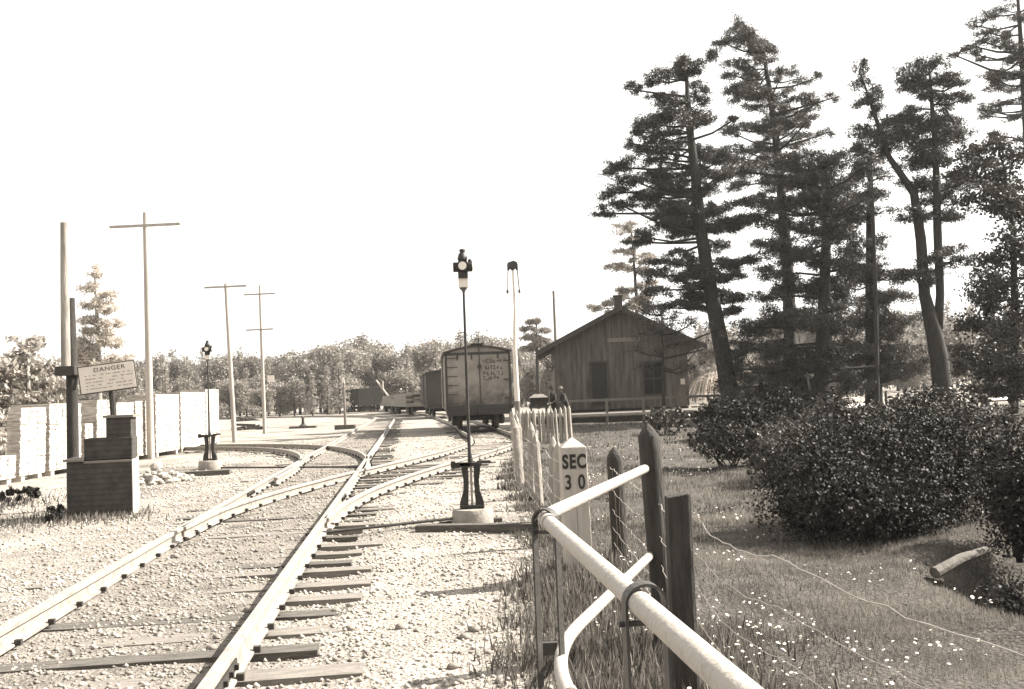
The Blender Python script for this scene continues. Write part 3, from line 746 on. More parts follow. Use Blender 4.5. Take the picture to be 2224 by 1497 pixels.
def boxcar(yf, L, label, near=True, wd=2.62, floor=.98, eave=3.22, ridge=3.46, off=4.6, m=None, slope=.09):
    ang = math.atan(slope); c = (track_x(yf, off), yf, 0); W = to_track(c, ang)
    t = thing('box_car', label, 'box car', c, 'freight cars in the yard')
    hw = wd / 2
    arc = [(-hw, eave)] + [(hw * s_, ridge - (ridge - eave) * abs(s_) ** 1.7) for s_ in (-.66, -.33, 0, .33, .66)] + [(hw, eave)]
    MB().prism([(-hw, floor), (hw, floor)] + arc[::-1], 0, .12, lambda a_, b_, h: W(a_, h, b_)).build('end_wall', m or M_CAR, t)
    sd_ = MB(); wbox(sd_, W, (-hw + .03, L / 2, (floor + eave) / 2), (.06, L - .25, eave - floor)); wbox(sd_, W, (hw - .03, L / 2, (floor + eave) / 2), (.06, L - .25, eave - floor))
    wbox(sd_, W, (0, L / 2, floor + .05), (wd - .13, L - .25, .1)); wbox(sd_, W, (0, L - .06, (floor + eave) / 2), (wd, .12, eave - floor)); sd_.build('side_wall', M_CSIDE if near else M_CARD, t)
    ro = [(a_ * 1.05, b_ + .015) for a_, b_ in arc]; ro2 = [(a_, b_ + .06) for a_, b_ in ro]
    MB().prism(ro + ro2[::-1], -.12, L + .1, lambda a_, b_, h: W(a_, h, b_)).build('roof', M_ROOF, t)
    rw = MB(); wbox(rw, W, (0, L / 2, ridge + .12), (.5, L + .5, .035))
    for yy_ in (-.05, L * .33, L * .66, L): wbox(rw, W, (0, yy_, ridge + .085), (.42, .06, .05))
    rw.build('running_board', M_ROOF, t)
    for sg in (-1, 1):
        dm = MB(); wbox(dm, W, (sg * (hw + .035), L / 2, (floor + eave) / 2 + .02), (.05, 1.6, eave - floor - .15)); wbox(dm, W, (sg * (hw + .05), L / 2, eave - .06), (.06, 3.4, .06)); dm.build('door', m or M_CSIDE, t)
    us = MB(); wbox(us, W, (0, L / 2, floor - .12), (wd - .3, L - .2, .2)); wbox(us, W, (0, .02, floor - .11), (wd - .04, .22, .26))
    for xx in (-.75, .75): us.tube([W(xx, 1.6, floor - .2), W(xx, L * .4, floor - .5), W(xx, L * .6, floor - .5), W(xx, L - 1.6, floor - .2)], .025, 6)
    us.build('underframe', M_BLACK, t)
    for yy_ in (1.9, L - 1.9): truck(W, yy_, t)
    ir = MB()                                   # grab irons, ladder, brake mast, corner braces
    for k in range(6): wbox(ir, W, (-hw + .28, -.06, floor + .25 + k * .36), (.42, .03, .035))
    for k in range(3): wbox(ir, W, (hw - .16, -.06, floor + .4 + k * .75), (.28, .03, .05))
    for sg in (-1, 1):
        wbox(ir, W, (sg * (hw - .04), -.012, (floor + eave) / 2), (.09, .03, eave - floor)); wbox(ir, W, (sg * .62 * hw, -.012, eave - .12), (.07, .03, .26))
    wbox(ir, W, (0, -.012, eave - .02), (wd, .03, .10)); wbox(ir, W, (0, -.012, floor + .08), (wd, .03, .16)); wbox(ir, W, (-.24, -.012, eave - .12), (.05, .03, .28))
    ir.build('end_irons', M_RUST, t)
    br = MB().tube([W(.06, -.1, .9), W(.06, -.1, ridge + .3)], .022, 8).tube([W(.06, -.1, ridge + .3), W(.06, -.1, ridge + .32)], .16, 14)
    wbox(br, W, (.06, -.06, eave - .55), (.14, .1, .16)); br.build('brake_mast', M_RUST, t)
    cp = MB(); wbox(cp, W, (0, -.28, .88), (.16, .6, .18)); wbox(cp, W, (.05, -.6, .88), (.24, .2, .22)); cp.build('coupler', M_BLACK, t)
    for sx_ in (-1, 1):
        st2 = MB().tube([W(sx_ * (hw - .12), .05, floor - .1), W(sx_ * (hw - .12), .05, floor - .5), W(sx_ * (hw - .42), .05, floor - .5), W(sx_ * (hw - .42), .05, floor - .1)], .016, 6); st2.build('step', M_RUST, t)
    if near:                                    # worn stencilled lettering, too faded to read
        lt = MB()
        for r_, (z_, cells) in enumerate(((eave - .34, 7), (eave - .60, 6), (eave - .84, 6), (eave - 1.02, 5))):
            for k in range(cells):
                xx = .26 + k * .135 + random.uniform(-.01, .01)
                for _ in range(random.choice((2, 3, 3))):
                    if random.random() < .5: wbox(lt, W, (xx + random.choice((-.04, 0, .04)), -.0035, z_ + random.uniform(-.02, .02)), (.026, .007, random.uniform(.08, .15)))
                    else: wbox(lt, W, (xx, -.0042, z_ + random.choice((-.06, 0, .06))), (.09, .008, .026))
        lt.build('lettering', mat('car_ink', .03, .05), t)
    return t
boxcar(38.6, 10.6, 'nearest box car, seen end on with faded lettering, right of the main line')
boxcar(70, 10.6, 'dark box car farther up the siding behind the nearest box car', near=False, eave=3.3, ridge=3.48, off=4.45, m=M_CARD, slope=.13)
# flat car with timber, low car, loader pole
def flatcar(y0, x0, ang, L, label, load):
    c = (x0, y0, 0); W = to_track(c, ang); t = thing('flat_car', label, 'flat car', c, 'freight cars in the yard')
    d_ = MB(); wbox(d_, W, (0, L / 2, 1.0), (2.6, L, .28)); d_.build('deck', mat('car_deck', .18, .28), t)
    for yy_ in (1.8, L - 1.8): truck(W, yy_, t)
    return t, W
fy0, fx0 = 82.0, D(915, 880, 82)[0]; fy1, fx1 = 116.0, D(848, 880, 116)[0]
fa = math.atan2(fy1 - fy0, fx1 - fx0) - math.pi / 2
M_LUM = mat('fresh_lumber', .26, .66, 3.5, .85, .4, 30, stretch=(1, 1, 5))
def put_load(W, L, ws, label):
    mb = MB()
    for k in range(7):
        for j in range(4): wbox(mb, W, (-.9 + j * .6, L / 2 + random.uniform(-.12, .12), 1.2 + k * .125), (.54, L * random.uniform(.8, .9), .105))
    o = mb.build('lumber_load', mat('old_planks', .2, .36, 6, .85, .4, 30, stretch=(1, 1, 5)), loc=W(0, L / 2, 1.14)); return tag(o, label, 'lumber', 'sawn lumber')
for k, (fr_, lab, l2) in enumerate(((0.0, 'nearer flat car carrying pale planks beyond the dark box car', 'pale planks piled on the nearer flat car'), (.5, 'farther flat car carrying pale planks next to the gondola', 'pale planks piled on the farther flat car'))):
    yy_, xx_ = fy0 + (fy1 - fy0) * fr_, fx0 + (fx1 - fx0) * fr_
    t, W = flatcar(yy_, xx_, fa, 15.5, lab, None); put_load(W, 15.5, 2.3, l2)
gy, gx = 122, D(803, 880, 122)[0]
c = (gx, gy, 0); W = to_track(c, math.radians(22)); t = thing('gondola_car', 'dark high sided gondola at the far end of the yard', 'gondola car', c, 'freight cars in the yard')
g_ = MB()
for sx_, sy_, w1, w2 in ((-1.35, 4, .1, 8), (1.35, 4, .1, 8), (0, .05, 2.6, .1), (0, 7.95, 2.6, .1)): wbox(g_, W, (sx_, sy_, 2.1), (w1, w2, 2.0))
for k in range(7): wbox(g_, W, (-1.43, .3 + k * 1.2, 2.1), (.08, .14, 2.0)); wbox(g_, W, (1.43, .3 + k * 1.2, 2.1), (.08, .14, 2.0))
g_.build('body', mat('sooty_boards', .018, .04, 2, .9), t); d_ = MB(); wbox(d_, W, (0, 4, 1.05), (2.6, 8, .2)); d_.build('floor_frame', M_BLACK, t)
for yy_ in (1.6, 6.4): truck(W, yy_, t)
ly = 114; p0 = D(855, 876, ly); p1 = D(832, 846, ly); p2 = D(817, 826, ly); p3 = D(831, 828, ly)
t = thing('log_loader', 'pale forked loading pole leaning over the gondola', 'loader', (p0[0], ly, 0))
MB().tube([(p0[0], ly, .2), p0, p1, p2], [.14, .13, .1, .1], 8).build('boom', M_LUM, t, smooth=True)
MB().tube([p1, p3], .09, 8).build('fork', M_LUM, t, smooth=True)

# ------------------------------------------------------------------ station
M_WALL = mat('station_boards', .07, .23, 5, .85, .4, 30, stretch=(1, 1, .12), wave=('X', 6.0, .5))
M_TRIM = mat('station_trim', .05, .09, 4, .8)
M_SHIN = mat('shingles', .10, .17, 5, .85, .6, 18, wave=('Y', 3.2, .6))
M_GLASS = mat('dark_glass', .008, .016, 3, .35, spec=.15)
sc_ = (2.42, 56.0, 0); sa = R(-1.5); pc_ = (2.07, 56.0); pa = math.atan(.11)
def S2(a_, b_, h): return (pc_[0] + a_ * math.cos(pa) - b_ * math.sin(pa), pc_[1] + a_ * math.sin(pa) + b_ * math.cos(pa), h)
def S(a_, b_, h): return (sc_[0] + a_ * math.cos(sa) - b_ * math.sin(sa), sc_[1] + a_ * math.sin(sa) + b_ * math.cos(sa), h)
stn = thing('station', 'dark board and batten station with gabled roof and chimney', 'station building', sc_)
WW, LL_, FL, EV, RG = 7.67, 13.0, .5, 4.35, 6.25
MB().prism([(0, FL), (WW, FL), (WW, EV), (WW / 2, RG - .12), (0, EV)], 0, .15, lambda a_, b_, h: S(a_, h, b_)).build('gable_wall', M_WALL, stn)
bt = MB()
for k in range(26):
    xx = .02 + k * .303
    top = EV + (RG - .15 - EV) * (1 - abs(xx - WW / 2) / (WW / 2))
    lo_, hi_ = ((.50, 3.27) if 1.93 < xx < 3.06 else (1.15, 3.17) if 4.95 < xx < 6.32 else (9, 9))
    for z0_, z1_ in ((FL, min(lo_, top)), (hi_, top)):
        if z1_ - z0_ > .02 and z0_ < top: bt.prism([(xx, z0_), (xx + .05, z0_), (xx + .05, z1_), (xx, z1_)], -.025, 0, lambda a_, b_, h: S(a_, h, b_))
bt.build('battens', mat('batten_boards', .05, .15, 5, .85, .4, 30, stretch=(1, 1, .12)), stn)
sw_ = MB(); wbox(sw_, S, (.075, LL_ / 2 + .075, (FL + EV) / 2), (.15, LL_ - .15, EV - FL)); wbox(sw_, S, (WW - .075, LL_ / 2 + .075, (FL + EV) / 2), (.15, LL_ - .15, EV - FL)); wbox(sw_, S, (WW / 2, LL_, (FL + EV) / 2), (WW, .15, EV - FL)); sw_.build('side_wall', mat('station_side', .10, .2, 1.2, .85, .4, 30, wave=('Y', 6, .45)), stn)
sl = (RG - EV) / (WW / 2); ov = 1.0
for sg in (-1, 1):
    e = WW / 2 + ov
    MB().prism([(WW / 2, RG), (WW / 2 + sg * e, RG - sl * e), (WW / 2 + sg * e, RG - sl * e + .12), (WW / 2, RG + .13)][::sg], -.75, LL_ + .7, lambda a_, b_, h: S(a_, h, b_)).build('roof', M_SHIN, stn)
    MB().prism([(WW / 2, RG - .16), (WW / 2 + sg * (e + .02), RG - sl * e - .18), (WW / 2 + sg * (e + .02), RG - sl * e + .10), (WW / 2, RG + .11)][::sg], -.82, -.755, lambda a_, b_, h: S(a_, h, b_)).build('barge_board', M_TRIM, stn)
    for b_ in (.3, 4.2, 8.2, 12.4):
        x0 = 0 if sg < 0 else WW
        MB().tube([S(x0, b_, 3.0), S(x0 + sg * .85, b_, EV - .42)], .04, 6).build('bracket', M_TRIM, stn)
ch = MB(); cx_ = WW / 2 + .45; wbox(ch, S, (cx_, 5.5, 6.75), (.5, .5, 1.5)); wbox(ch, S, (cx_, 5.5, 7.53), (.6, .6, .1)); ch.build('chimney', mat('chimney_brick', .035, .07, 8, .9, .5), stn)
def opening(par, x0, x1, z0, z1, kind):
    fm = MB()
    for (c0, s0) in (((x0 - .06, (z0 + z1) / 2), (.12, z1 - z0 + .24)), ((x1 + .06, (z0 + z1) / 2), (.12, z1 - z0 + .24)), (((x0 + x1) / 2, z1 + .06), (x1 - x0, .12)), (((x0 + x1) / 2, z0 - .05), (x1 - x0, .10))):
        wbox(fm, S, (c0[0], -.05, c0[1]), (s0[0], .09, s0[1]))
    if kind == 'window':
        wbox(fm, S, ((x0 + x1) / 2, -.04, (z0 + z1) / 2), (x1 - x0, .05, .06)); wbox(fm, S, ((x0 + x1) / 2, -.035, (z0 + z1) / 2), (.04, .04, z1 - z0))
    o = fm.build(kind, M_TRIM, par)
    p_ = MB(); wbox(p_, S, ((x0 + x1) / 2, -.012, (z0 + z1) / 2), (x1 - x0, .02, z1 - z0))
    p_.build('pane' if kind == 'window' else 'door_leaf', M_GLASS if kind == 'window' else mat('door_paint', .02, .035, 3, .6), o)
opening(stn, 2.12, 2.98, .75, 3.15, 'door')
opening(stn, 5.12, 6.22, 1.25, 3.05, 'window')
sb_ = MB(); wbox(sb_, S, (4.05, -.05, 4.45), (1.9, .05, .24)); sb_.build('name_board', mat('faded_board', .2, .28), stn)
lp = MB(); wbox(lp, S, (7.3, -.22, 1.9), (.22, .22, .32)); wbox(lp, S, (7.3, -.08, 1.9), (.06, .2, .06)); lp.build('lantern', mat('pale_lantern', .6, .7), stn)
# platform and its railing
plf = thing('platform', 'low dark plank platform in front of the station', 'platform', S2(-1, -8.8, 0))
p_ = MB(); wbox(p_, S2, (4.5, -4.4, .30), (13.5, 8.7, .10)); p_.build('deck', mat('deck_planks', .13, .2, 3, .9, .4, wave=('Y', 4, .5)), plf)
p_ = MB(); wbox(p_, S2, (4.5, -8.70, .12), (13.5, .08, .26)); p_.build('skirt', mat('dark_plank', .03, .06), plf)
p_ = MB(); wbox(p_, S, (WW / 2, LL_ / 2, .24), (WW - .1, LL_ - .2, .48)); p_.build('foundation', mat('foundation', .04, .07), stn)
rl = thing('platform_railing', 'long pale two rail wooden railing along the front of the station platform', 'railing', S2(-.2, -8.9, 0))
for z_, m_, lab in ((1.08, mat('rail_wood', .16, .26, 4, .85, .4, stretch=(.3, 5, 5)), 'top_rail'), (.36, mat('rail_wood2', .3, .42, 4, .85), 'bottom_rail')):
    p_ = MB(); wbox(p_, S2, (5.1, -8.95, z_), (11.0 if z_ > 1 else 6.2, .06, .12)); 
    if z_ < 1: p_ = MB(); wbox(p_, S2, (2.7, -8.95, z_), (6.2, .06, .12))
    p_.build(lab, m_, rl)
for k in range(7):
    p_ = MB(); wbox(p_, S2, (-.35 + k * 1.83, -8.87, .58), (.12, .10, 1.15)); p_.build('baluster', mat('rail_post', .15, .24, 4, .85), rl)
# baggage cart on the platform end
ky = 44.0; k0 = D(1150, 861, ky); k1 = D(1188, 857, ky); kz = float((k0[2] + k1[2]) / 2)
t = thing('baggage_cart', 'baggage cart with a white topped load left of the two men', 'cart', (k0[0] + .4, ky, 0))
MB().box(((k0[0] + k1[0]) / 2, ky, kz - .5), (.85, 1.6, .12)).build('deck', M_TRIM, t)
MB().box(((k0[0] + k1[0]) / 2, ky, kz - .26), (.74, 1.4, .36)).build('crate', mat('dark_plank', .03, .06), t)
MB().box(((k0[0] + k1[0]) / 2, ky, kz - .02), (.86, 1.5, .16), taper=.45).build('tarpaulin', mat('white_canvas', .75, .82, 3, .8, .4), t, bevel=.02)
MB().tube([(k1[0] + .05, ky - .5, kz - .5), (k1[0] + .1, ky - .5, kz + .2), (k1[0] - .1, ky - .5, kz + .33), (k1[0] - .35, ky - .5, kz + .33)], .025, 8).build('handle', mat('handle_wood', .2, .3), t, smooth=True)
for sx_ in (-.35, .35):
    for sy_ in (-.55, .55):
        cx_ = (k0[0] + k1[0]) / 2 + sx_; r_ = max(.2, (kz - .5) / 2 - .02); MB().tube([(cx_ - .03, ky + sy_, r_ + .02), (cx_ + .03, ky + sy_, r_ + .02)], r_, 18).build('wheel', M_RUST, t, smooth=True)

# ------------------------------------------------------------------ two men at the platform end
def skin(name, verts, edges, radii, m, parent, sub=2):
    me = bpy.data.meshes.new(name); o_ = parent_loc(parent)
    me.from_pydata([tuple(Vector(v) - o_) for v in verts], edges, [])
    ob = bpy.data.objects.new(name, me); COL.objects.link(ob)
    md = ob.modifiers.new('skin', 'SKIN'); md.use_smooth_shade = True
    for i, r_ in enumerate(radii): me.skin_vertices[0].data[i].radius = (r_, r_) if not hasattr(r_, '__len__') else r_
    me.skin_vertices[0].data[0].use_root = True
    sb = ob.modifiers.new('sub', 'SUBSURF'); sb.levels = sub; sb.render_levels = sub
    dg = bpy.context.evaluated_depsgraph_get()
    nm = bpy.data.meshes.new_from_object(ob.evaluated_get(dg)); bpy.data.objects.remove(ob)
    nm.name = name; nm.materials.clear(); nm.materials.append(m)
    nm.polygons.foreach_set('use_smooth', [True] * len(nm.polygons))
    o2 = bpy.data.objects.new(name, nm); COL.objects.link(o2); o2.parent = parent
    return o2
def man(x, y, yaw, label, lean, coat, hat_m):
    t = thing('person', label, 'person', (x, y, 0), 'men at the platform end')
    mz = Matrix.Rotation(yaw, 3, 'Z')
    def W(a_, b_, c_): v_ = mz @ Vector((a_, b_, c_)); return (x + v_.x, y + v_.y, v_.z)
    L = lean   # forward lean of the upper body (towards -Y local)
    V = [(0, 0, .92), (0, -.10 * L, 1.12), (0, -.22 * L, 1.34), (0, -.27 * L, 1.46), (0, -.31 * L, 1.53),
         (-.1, 0, .88), (-.11, -.03, .48), (-.12, .02, .08), (-.12, -.14, .04), (.1, 0, .88), (.13, -.05, .48), (.14, .03, .08), (.15, -.13, .04),
         (-.2, -.22 * L, 1.39), (-.27, -.20 * L - .05, 1.12), (-.22, -.40, 1.02), (.2, -.22 * L, 1.39), (.28, -.20 * L - .05, 1.12), (.22, -.40, 1.02)]
    E_ = [(0, 1), (1, 2), (2, 3), (3, 4), (0, 5), (5, 6), (6, 7), (7, 8), (0, 9), (9, 10), (10, 11), (11, 12), (2, 13), (13, 14), (14, 15), (2, 16), (16, 17), (17, 18)]
    rd = [(.17, .12), (.16, .11), (.19, .12), .06, .05, .09, .065, .045, .045, .09, .065, .045, .045, .07, .05, .035, .07, .05, .035]
    skin('body', [W(*q) for q in V], E_, rd, coat, t)
    hz, hy = 1.65, -.35 * L
    hd_ = MB().blob(W(0, hy, hz), (.085, .10, .125), 14, 10, 0).blob(W(0, hy - .1, hz - .01), (.014, .022, .02), 6, 4, 0)
    for sg in (-1, 1): hd_.blob(W(sg * .085, hy, hz - .005), (.012, .02, .03), 6, 4, 0)
    hd_.build('head', mat('face', .26, .32), t, smooth='all')
    ey = MB()
    for sg in (-1, 1): ey.blob(W(sg * .032, hy - .091, hz + .012), (.011, .008, .007), 6, 4, 0)
    ey.box(W(0, hy - .093, hz - .055), (.045, .012, .008)); ey.build('eyes_and_mouth', M_INK, t)
    MB().blob(W(0, hy + .02, hz + .02), (.09, .095, .115), 12, 8, .02).build('hair', mat('hair', .03, .05), t, smooth='all')
    MB().lathe(W(0, hy, hz + .06), [(.165, 0), (.168, .012), (.098, .02), (.092, .10), (.06, .125), (.01, .12)], 20).build('hat', hat_m, t, smooth=True)
    hv, he, hr = [], [], []
    for sg in (-1, 1):
        o = len(hv); hv += [W(sg * .22, -.40, 1.02), W(sg * .21, -.47, 1.05)]; he.append((o, o + 1)); hr += [.03, .038]
        for f_ in range(4):
            k = len(hv); xx = sg * .21 + (f_ - 1.5) * .02; ln = (.05, .06, .057, .042)[f_]
            hv += [W(xx, -.50, 1.06), W(xx, -.50 - ln * .6, 1.05), W(xx, -.50 - ln * .75, 1.02)]; he += [(o + 1, k), (k, k + 1), (k + 1, k + 2)]; hr += [.011, .0095, .008]
        k = len(hv); hv += [W(sg * .21 - sg * .045, -.46, 1.045), W(sg * .21 - sg * .06, -.50, 1.03)]; he += [(o + 1, k), (k, k + 1)]; hr += [.012, .009]
    o = len(hv); he.append((0, o)); hv.append(W(0, -.40, 1.02)); he.append((o, 10 if False else 0)); he.pop(); he.pop(); hv.pop()
    n1 = len(hv) // 2
    for s_, nm in ((0, 'hand'), (1, 'hand')):
        vs = hv[s_ * n1:(s_ + 1) * n1]; es = [(a_ - s_ * n1, b_ - s_ * n1) for a_, b_ in he if s_ * n1 <= a_ < (s_ + 1) * n1]
        skin('hand', vs, es, hr[s_ * n1:(s_ + 1) * n1], mat('face', .26, .32), t, 1)
    return t
py = 46.4
mx1 = D(1204, 900, py); mx2 = D(1233, 900, py)
man(mx1[0], py, R(-50), 'man in dark coat and dark hat at the platform rail', .5, mat('dark_coat', .035, .06, 5, .9), mat('dark_hat', .05, .07))
man(mx2[0], py + .2, R(-70), 'man in grey coat and pale brimmed hat leaning on the platform rail', .9, mat('grey_coat', .06, .10, 5, .9), mat('pale_hat', .3, .38))

# ------------------------------------------------------------------ left side: box, sign, spliced pole, telegraph poles, lumber
bx0 = G(288, 1118); ang = R(13)
M_BOXW = mat('box_boards', .03, .075, 5, .85, .5, 24, wave=('Z', 4.2, .75))
M_BOXL = mat('box_trim', .14, .22, 5, .85)
mzb = Matrix.Rotation(ang, 3, 'Z')
def BX(a_, b_, c_): v_ = mzb @ Vector((a_, b_, 0)); return (bx0[0] + v_.x, bx0[1] + v_.y, c_)
t = thing('sand_box', 'dark stepped wooden sand box under the tilted notice board', 'storage box', (bx0[0], bx0[1], 0))
p_ = MB(); wbox(p_, BX, (-.425, .28, .36), (.85, .56, .82)); p_.build('lower_bin', M_BOXW, t, bevel=.008)
p_ = MB(); wbox(p_, BX, (-.315, .30, .93), (.63, .5, .30)); p_.build('middle_bin', M_BOXW, t, bevel=.008)
p_ = MB(); wbox(p_, BX, (-.175, .30, 1.22), (.33, .48, .28)); p_.build('upper_bin', M_BOXW, t, bevel=.008)
p_ = MB(); wbox(p_, BX, (-.175, .30, 1.375), (.40, .55, .035)); p_.build('cap_board', M_BOXL, t)
p_ = MB(); wbox(p_, BX, (-.76, .28, .79), (.26, .62, .035)); wbox(p_, BX, (-.31, -.01, .755), (.62, .02, .03)); p_.build('ledge', M_BOXL, t)
p_ = MB(); wbox(p_, BX, (.006, .28, .36), (.012, .58, .82)); wbox(p_, BX, (.008, .28, .1), (.016, .6, .05)); p_.build('end_boards', mat('sunlit_boards', .35, .5, 5, .85, .4), t)  # sunlight on the right side put into the board colour
# notice board
ny = 13.9; nc_ = D(234, 820, ny)
t = thing('notice_board', 'white tilted notice board headed DANGER on a short dark post above the sand box', 'sign', (nc_[0], ny, 0))
rotn = Matrix.Rotation(R(12), 3, 'Z') @ Matrix.Rotation(R(-6.5), 3, 'Y')
MB().box(nc_, (.78, .03, .41), rotn).build('frame', mat('sign_frame', .06, .1), t, bevel=.005)
MB().box(Vector(nc_) + rotn @ Vector((0, -.0185, 0)), (.745, .012, .375), rotn).build('panel', mat('sign_white', .62, .74, 6, .7), t)
rn = (rotn @ Matrix.Rotation(R(90), 3, 'X')).to_euler()
text_mesh('DANGER', .085, 'lettering', mat('faded_ink', .10, .2, 30), t, Vector(nc_) + rotn @ Vector((.04, -.0265, .125)), rn, 1.15, .001, .001)
dm = MB()
for r_ in range(5):
    xx = -.30
    while xx < .32:
        L = random.uniform(.018, .05)
        if random.random() < .72: dm.box(Vector(nc_) + rotn @ Vector((xx + L / 2, -.0262, .055 - r_ * .048)), (L, .002, .014), rotn)
        xx += L + random.choice((.008, .01, .03))
dm.build('small_print', mat('faded_ink2', .28, .42, 30), t)
sp0 = D(247, 905, ny + .05); sp1 = D(240, 852, ny + .05)
MB().tube([(sp0[0], ny + .06, sp0[2] - .12), (sp1[0], ny + .06, sp1[2] + .2)], .045, 8).build('post', M_POST, t, smooth=True)
# spliced pole
py1 = 14.55; b0 = G(160, 1108); s1 = D(150, 690, py1); s2 = D(166, 690, py1)
t = thing('spliced_pole', 'pale upright pole bolted to a dark stub post beside the sand box', 'pole', (b0[0], py1, 0))
bb = D(160, 1105, py1); tt1 = D(156, 800, py1); t2 = D(152, 648, py1)
MB().tube([(bb[0], py1, -.1), tuple(tt1), tuple(t2)], [.09, .085, .07], 10).build('stub_post', M_POST, t, smooth=True)
u0, u1 = D(143, 815, py1 - .12), D(139, 484, py1 - .12)
MB().tube([tuple(u0), tuple(D(141, 650, py1 - .12)), tuple(u1)], [.07, .065, .055], 10).build('upper_pole', mat('weathered_pole', .14, .42, 2.5, .85, .6, 14, stretch=(5, 5, .5)), t, smooth=True)
MB().box(tuple(D(147, 806, py1 - .1)), (.3, .22, .14)).build('band', M_RUST, t, bevel=.01)
MB().box(tuple(D(172, 812, py1)), (.34, .04, .05), Matrix.Rotation(R(8), 3, 'Y')).build('arm', M_POST, t)
# telegraph poles
M_POLE = mat('telegraph_pole', .30, .46, 2, .85, .6, 12, stretch=(5, 5, .4))
for (bu, bv, tu, tv, arms, lab, r0) in ((328, 997, 315, 462, [(490, 77)], 'tallest telegraph pole, one long cross arm, in front of the lumber stacks', .112),
                                        (510, 962, 490, 616, [(623, 46)], 'middle telegraph pole with a thin cross arm at its very top', .10),
                                        (575, 942, 564, 620, [(639, 34), (716, 30)], 'farthest telegraph pole, two cross arms and a small white plate', .10)):
    g = G(bu, bv); y = g[1]; tp_ = D(tu, tv, y); h = tp_[2]
    t = thing('telegraph_pole', lab, 'telegraph pole', (g[0], y, 0), 'telegraph poles left of the tracks')
    MB().tube([(g[0], y, -.1), ((g[0] + tp_[0]) / 2, y, h / 2), (tp_[0], y, h)], [r0, r0 * .85, r0 * .62], 10).build('pole', M_POLE, t, smooth=True)
    for av, ah in arms:
        c = D(tu, av, y - r0); hw = ah * y / F_PX
        am = MB().box(tuple(c), (hw * 2, .07, .075), Matrix.Rotation(R(-.5), 3, 'Y')).build('cross_arm', M_POLE, t)
    if len(arms) == 2:
        c = D(588, 823, y - .1); MB().box(tuple(c), (.34, .03, .36)).build('plate', M_ENAM, t)
g = D(1202, 735, 74); MB_ = MB().tube([(g[0] + .15, 74, 0), (D(1202, 632, 74)[0], 74, D(1202, 632, 74)[2])], [.14, .09], 8).build('bare_pole', mat('brown_pole', .12, .2, 3, .85), loc=(g[0], 74, 0), smooth=True)
tag(MB_, 'bare thin pole without arms rising behind the station roof', 'pole')
# lumber stacks: layers of sawn boards
stk = [(17.2, 20.6, .62), (21.0, 22.15, 1.60), (22.45, 24.1, 1.68), (24.4, 24.85, 1.15), (25.15, 26.1, 1.78), (26.45, 27.65, 1.68), (27.95, 29.3, 1.74), (29.7, 31.8, 1.92), (32.15, 34.7, 2.02), (35.05, 36.6, 2.12)]
wd_ = ['low, frame cut', 'first', 'second', 'third, lower', 'fourth', 'fifth', 'sixth', 'seventh', 'eighth', 'ninth and last']
for k, (ya, yb, h) in enumerate(stk):
    xf = -10.75 - .03 * (ya - 21); mb = MB(); z = .14; lean = random.uniform(.02, .16); dp = .3 if k < 2 else .9
    mb.box((xf - dp / 2, ya + .2, .06), (dp - .05, .16, .16)); mb.box((xf - dp / 2, yb - .2, .06), (dp - .05, .16, .16))
    while z < h:
        th = .04; nb = max(2, int((yb - ya) / .3)); w_ = (yb - ya) / nb
        for j in range(nb):
            mb.box((xf - dp / 2 + random.uniform(-.014, .01), ya + w_ * (j + .5) + lean * z * .5 + random.uniform(-.015, .015), z), (dp, w_ - .012, th * .9))
        z += th
    o = mb.build('lumber_stack', M_LUM, loc=(xf - 1.2, (ya + yb) / 2, 0))
    tag(o, wd_[k] + ' pale stack of sawn boards counting from the left in the row', 'lumber stack', 'lumber stacks left of the track')
# rubble, timber heaps
def heap(u, v, r, n, label, m, name='rubble_pile', cat='rubble', long=False):
    g = G(u, v); mb = MB()
    for _ in range(n):
        a_ = random.uniform(0, 6.28); d_ = random.random() ** .5 * r; z = max(.03, (r - d_) * .45 * random.random())
        if long: mb.box((g[0] + d_ * math.cos(a_), g[1] + d_ * math.sin(a_), z + .05), (random.uniform(.5, 1.3), .16, .14), Matrix.Rotation(random.uniform(-.6, .6), 3, 'Z') @ Matrix.Rotation(random.uniform(-.2, .2), 3, 'Y'))
        else: s_ = random.uniform(.05, .14); mb.blob((g[0] + d_ * math.cos(a_), g[1] + d_ * math.sin(a_), z), (s_, s_, s_ * .7), 7, 5, .25)
    return tag(mb.build(name, m, loc=(g[0], g[1], 0)), label, cat)
heap(338, 1048, .75, 60, 'pile of broken rubble and weeds right of the sand box', mat('rubble', .2, .45, 6, .9, .5))
heap(535, 915, 1.3, 16, 'dark heap of old timbers behind the middle telegraph pole', mat('old_timber', .04, .09, 4), 'timber_heap', 'timber heap', True)
heap(537, 934, .9, 10, 'small dark heap of timbers at the foot of the middle telegraph pole', mat('old_timber', .04, .09, 4), 'timber_heap', 'timber heap', True)

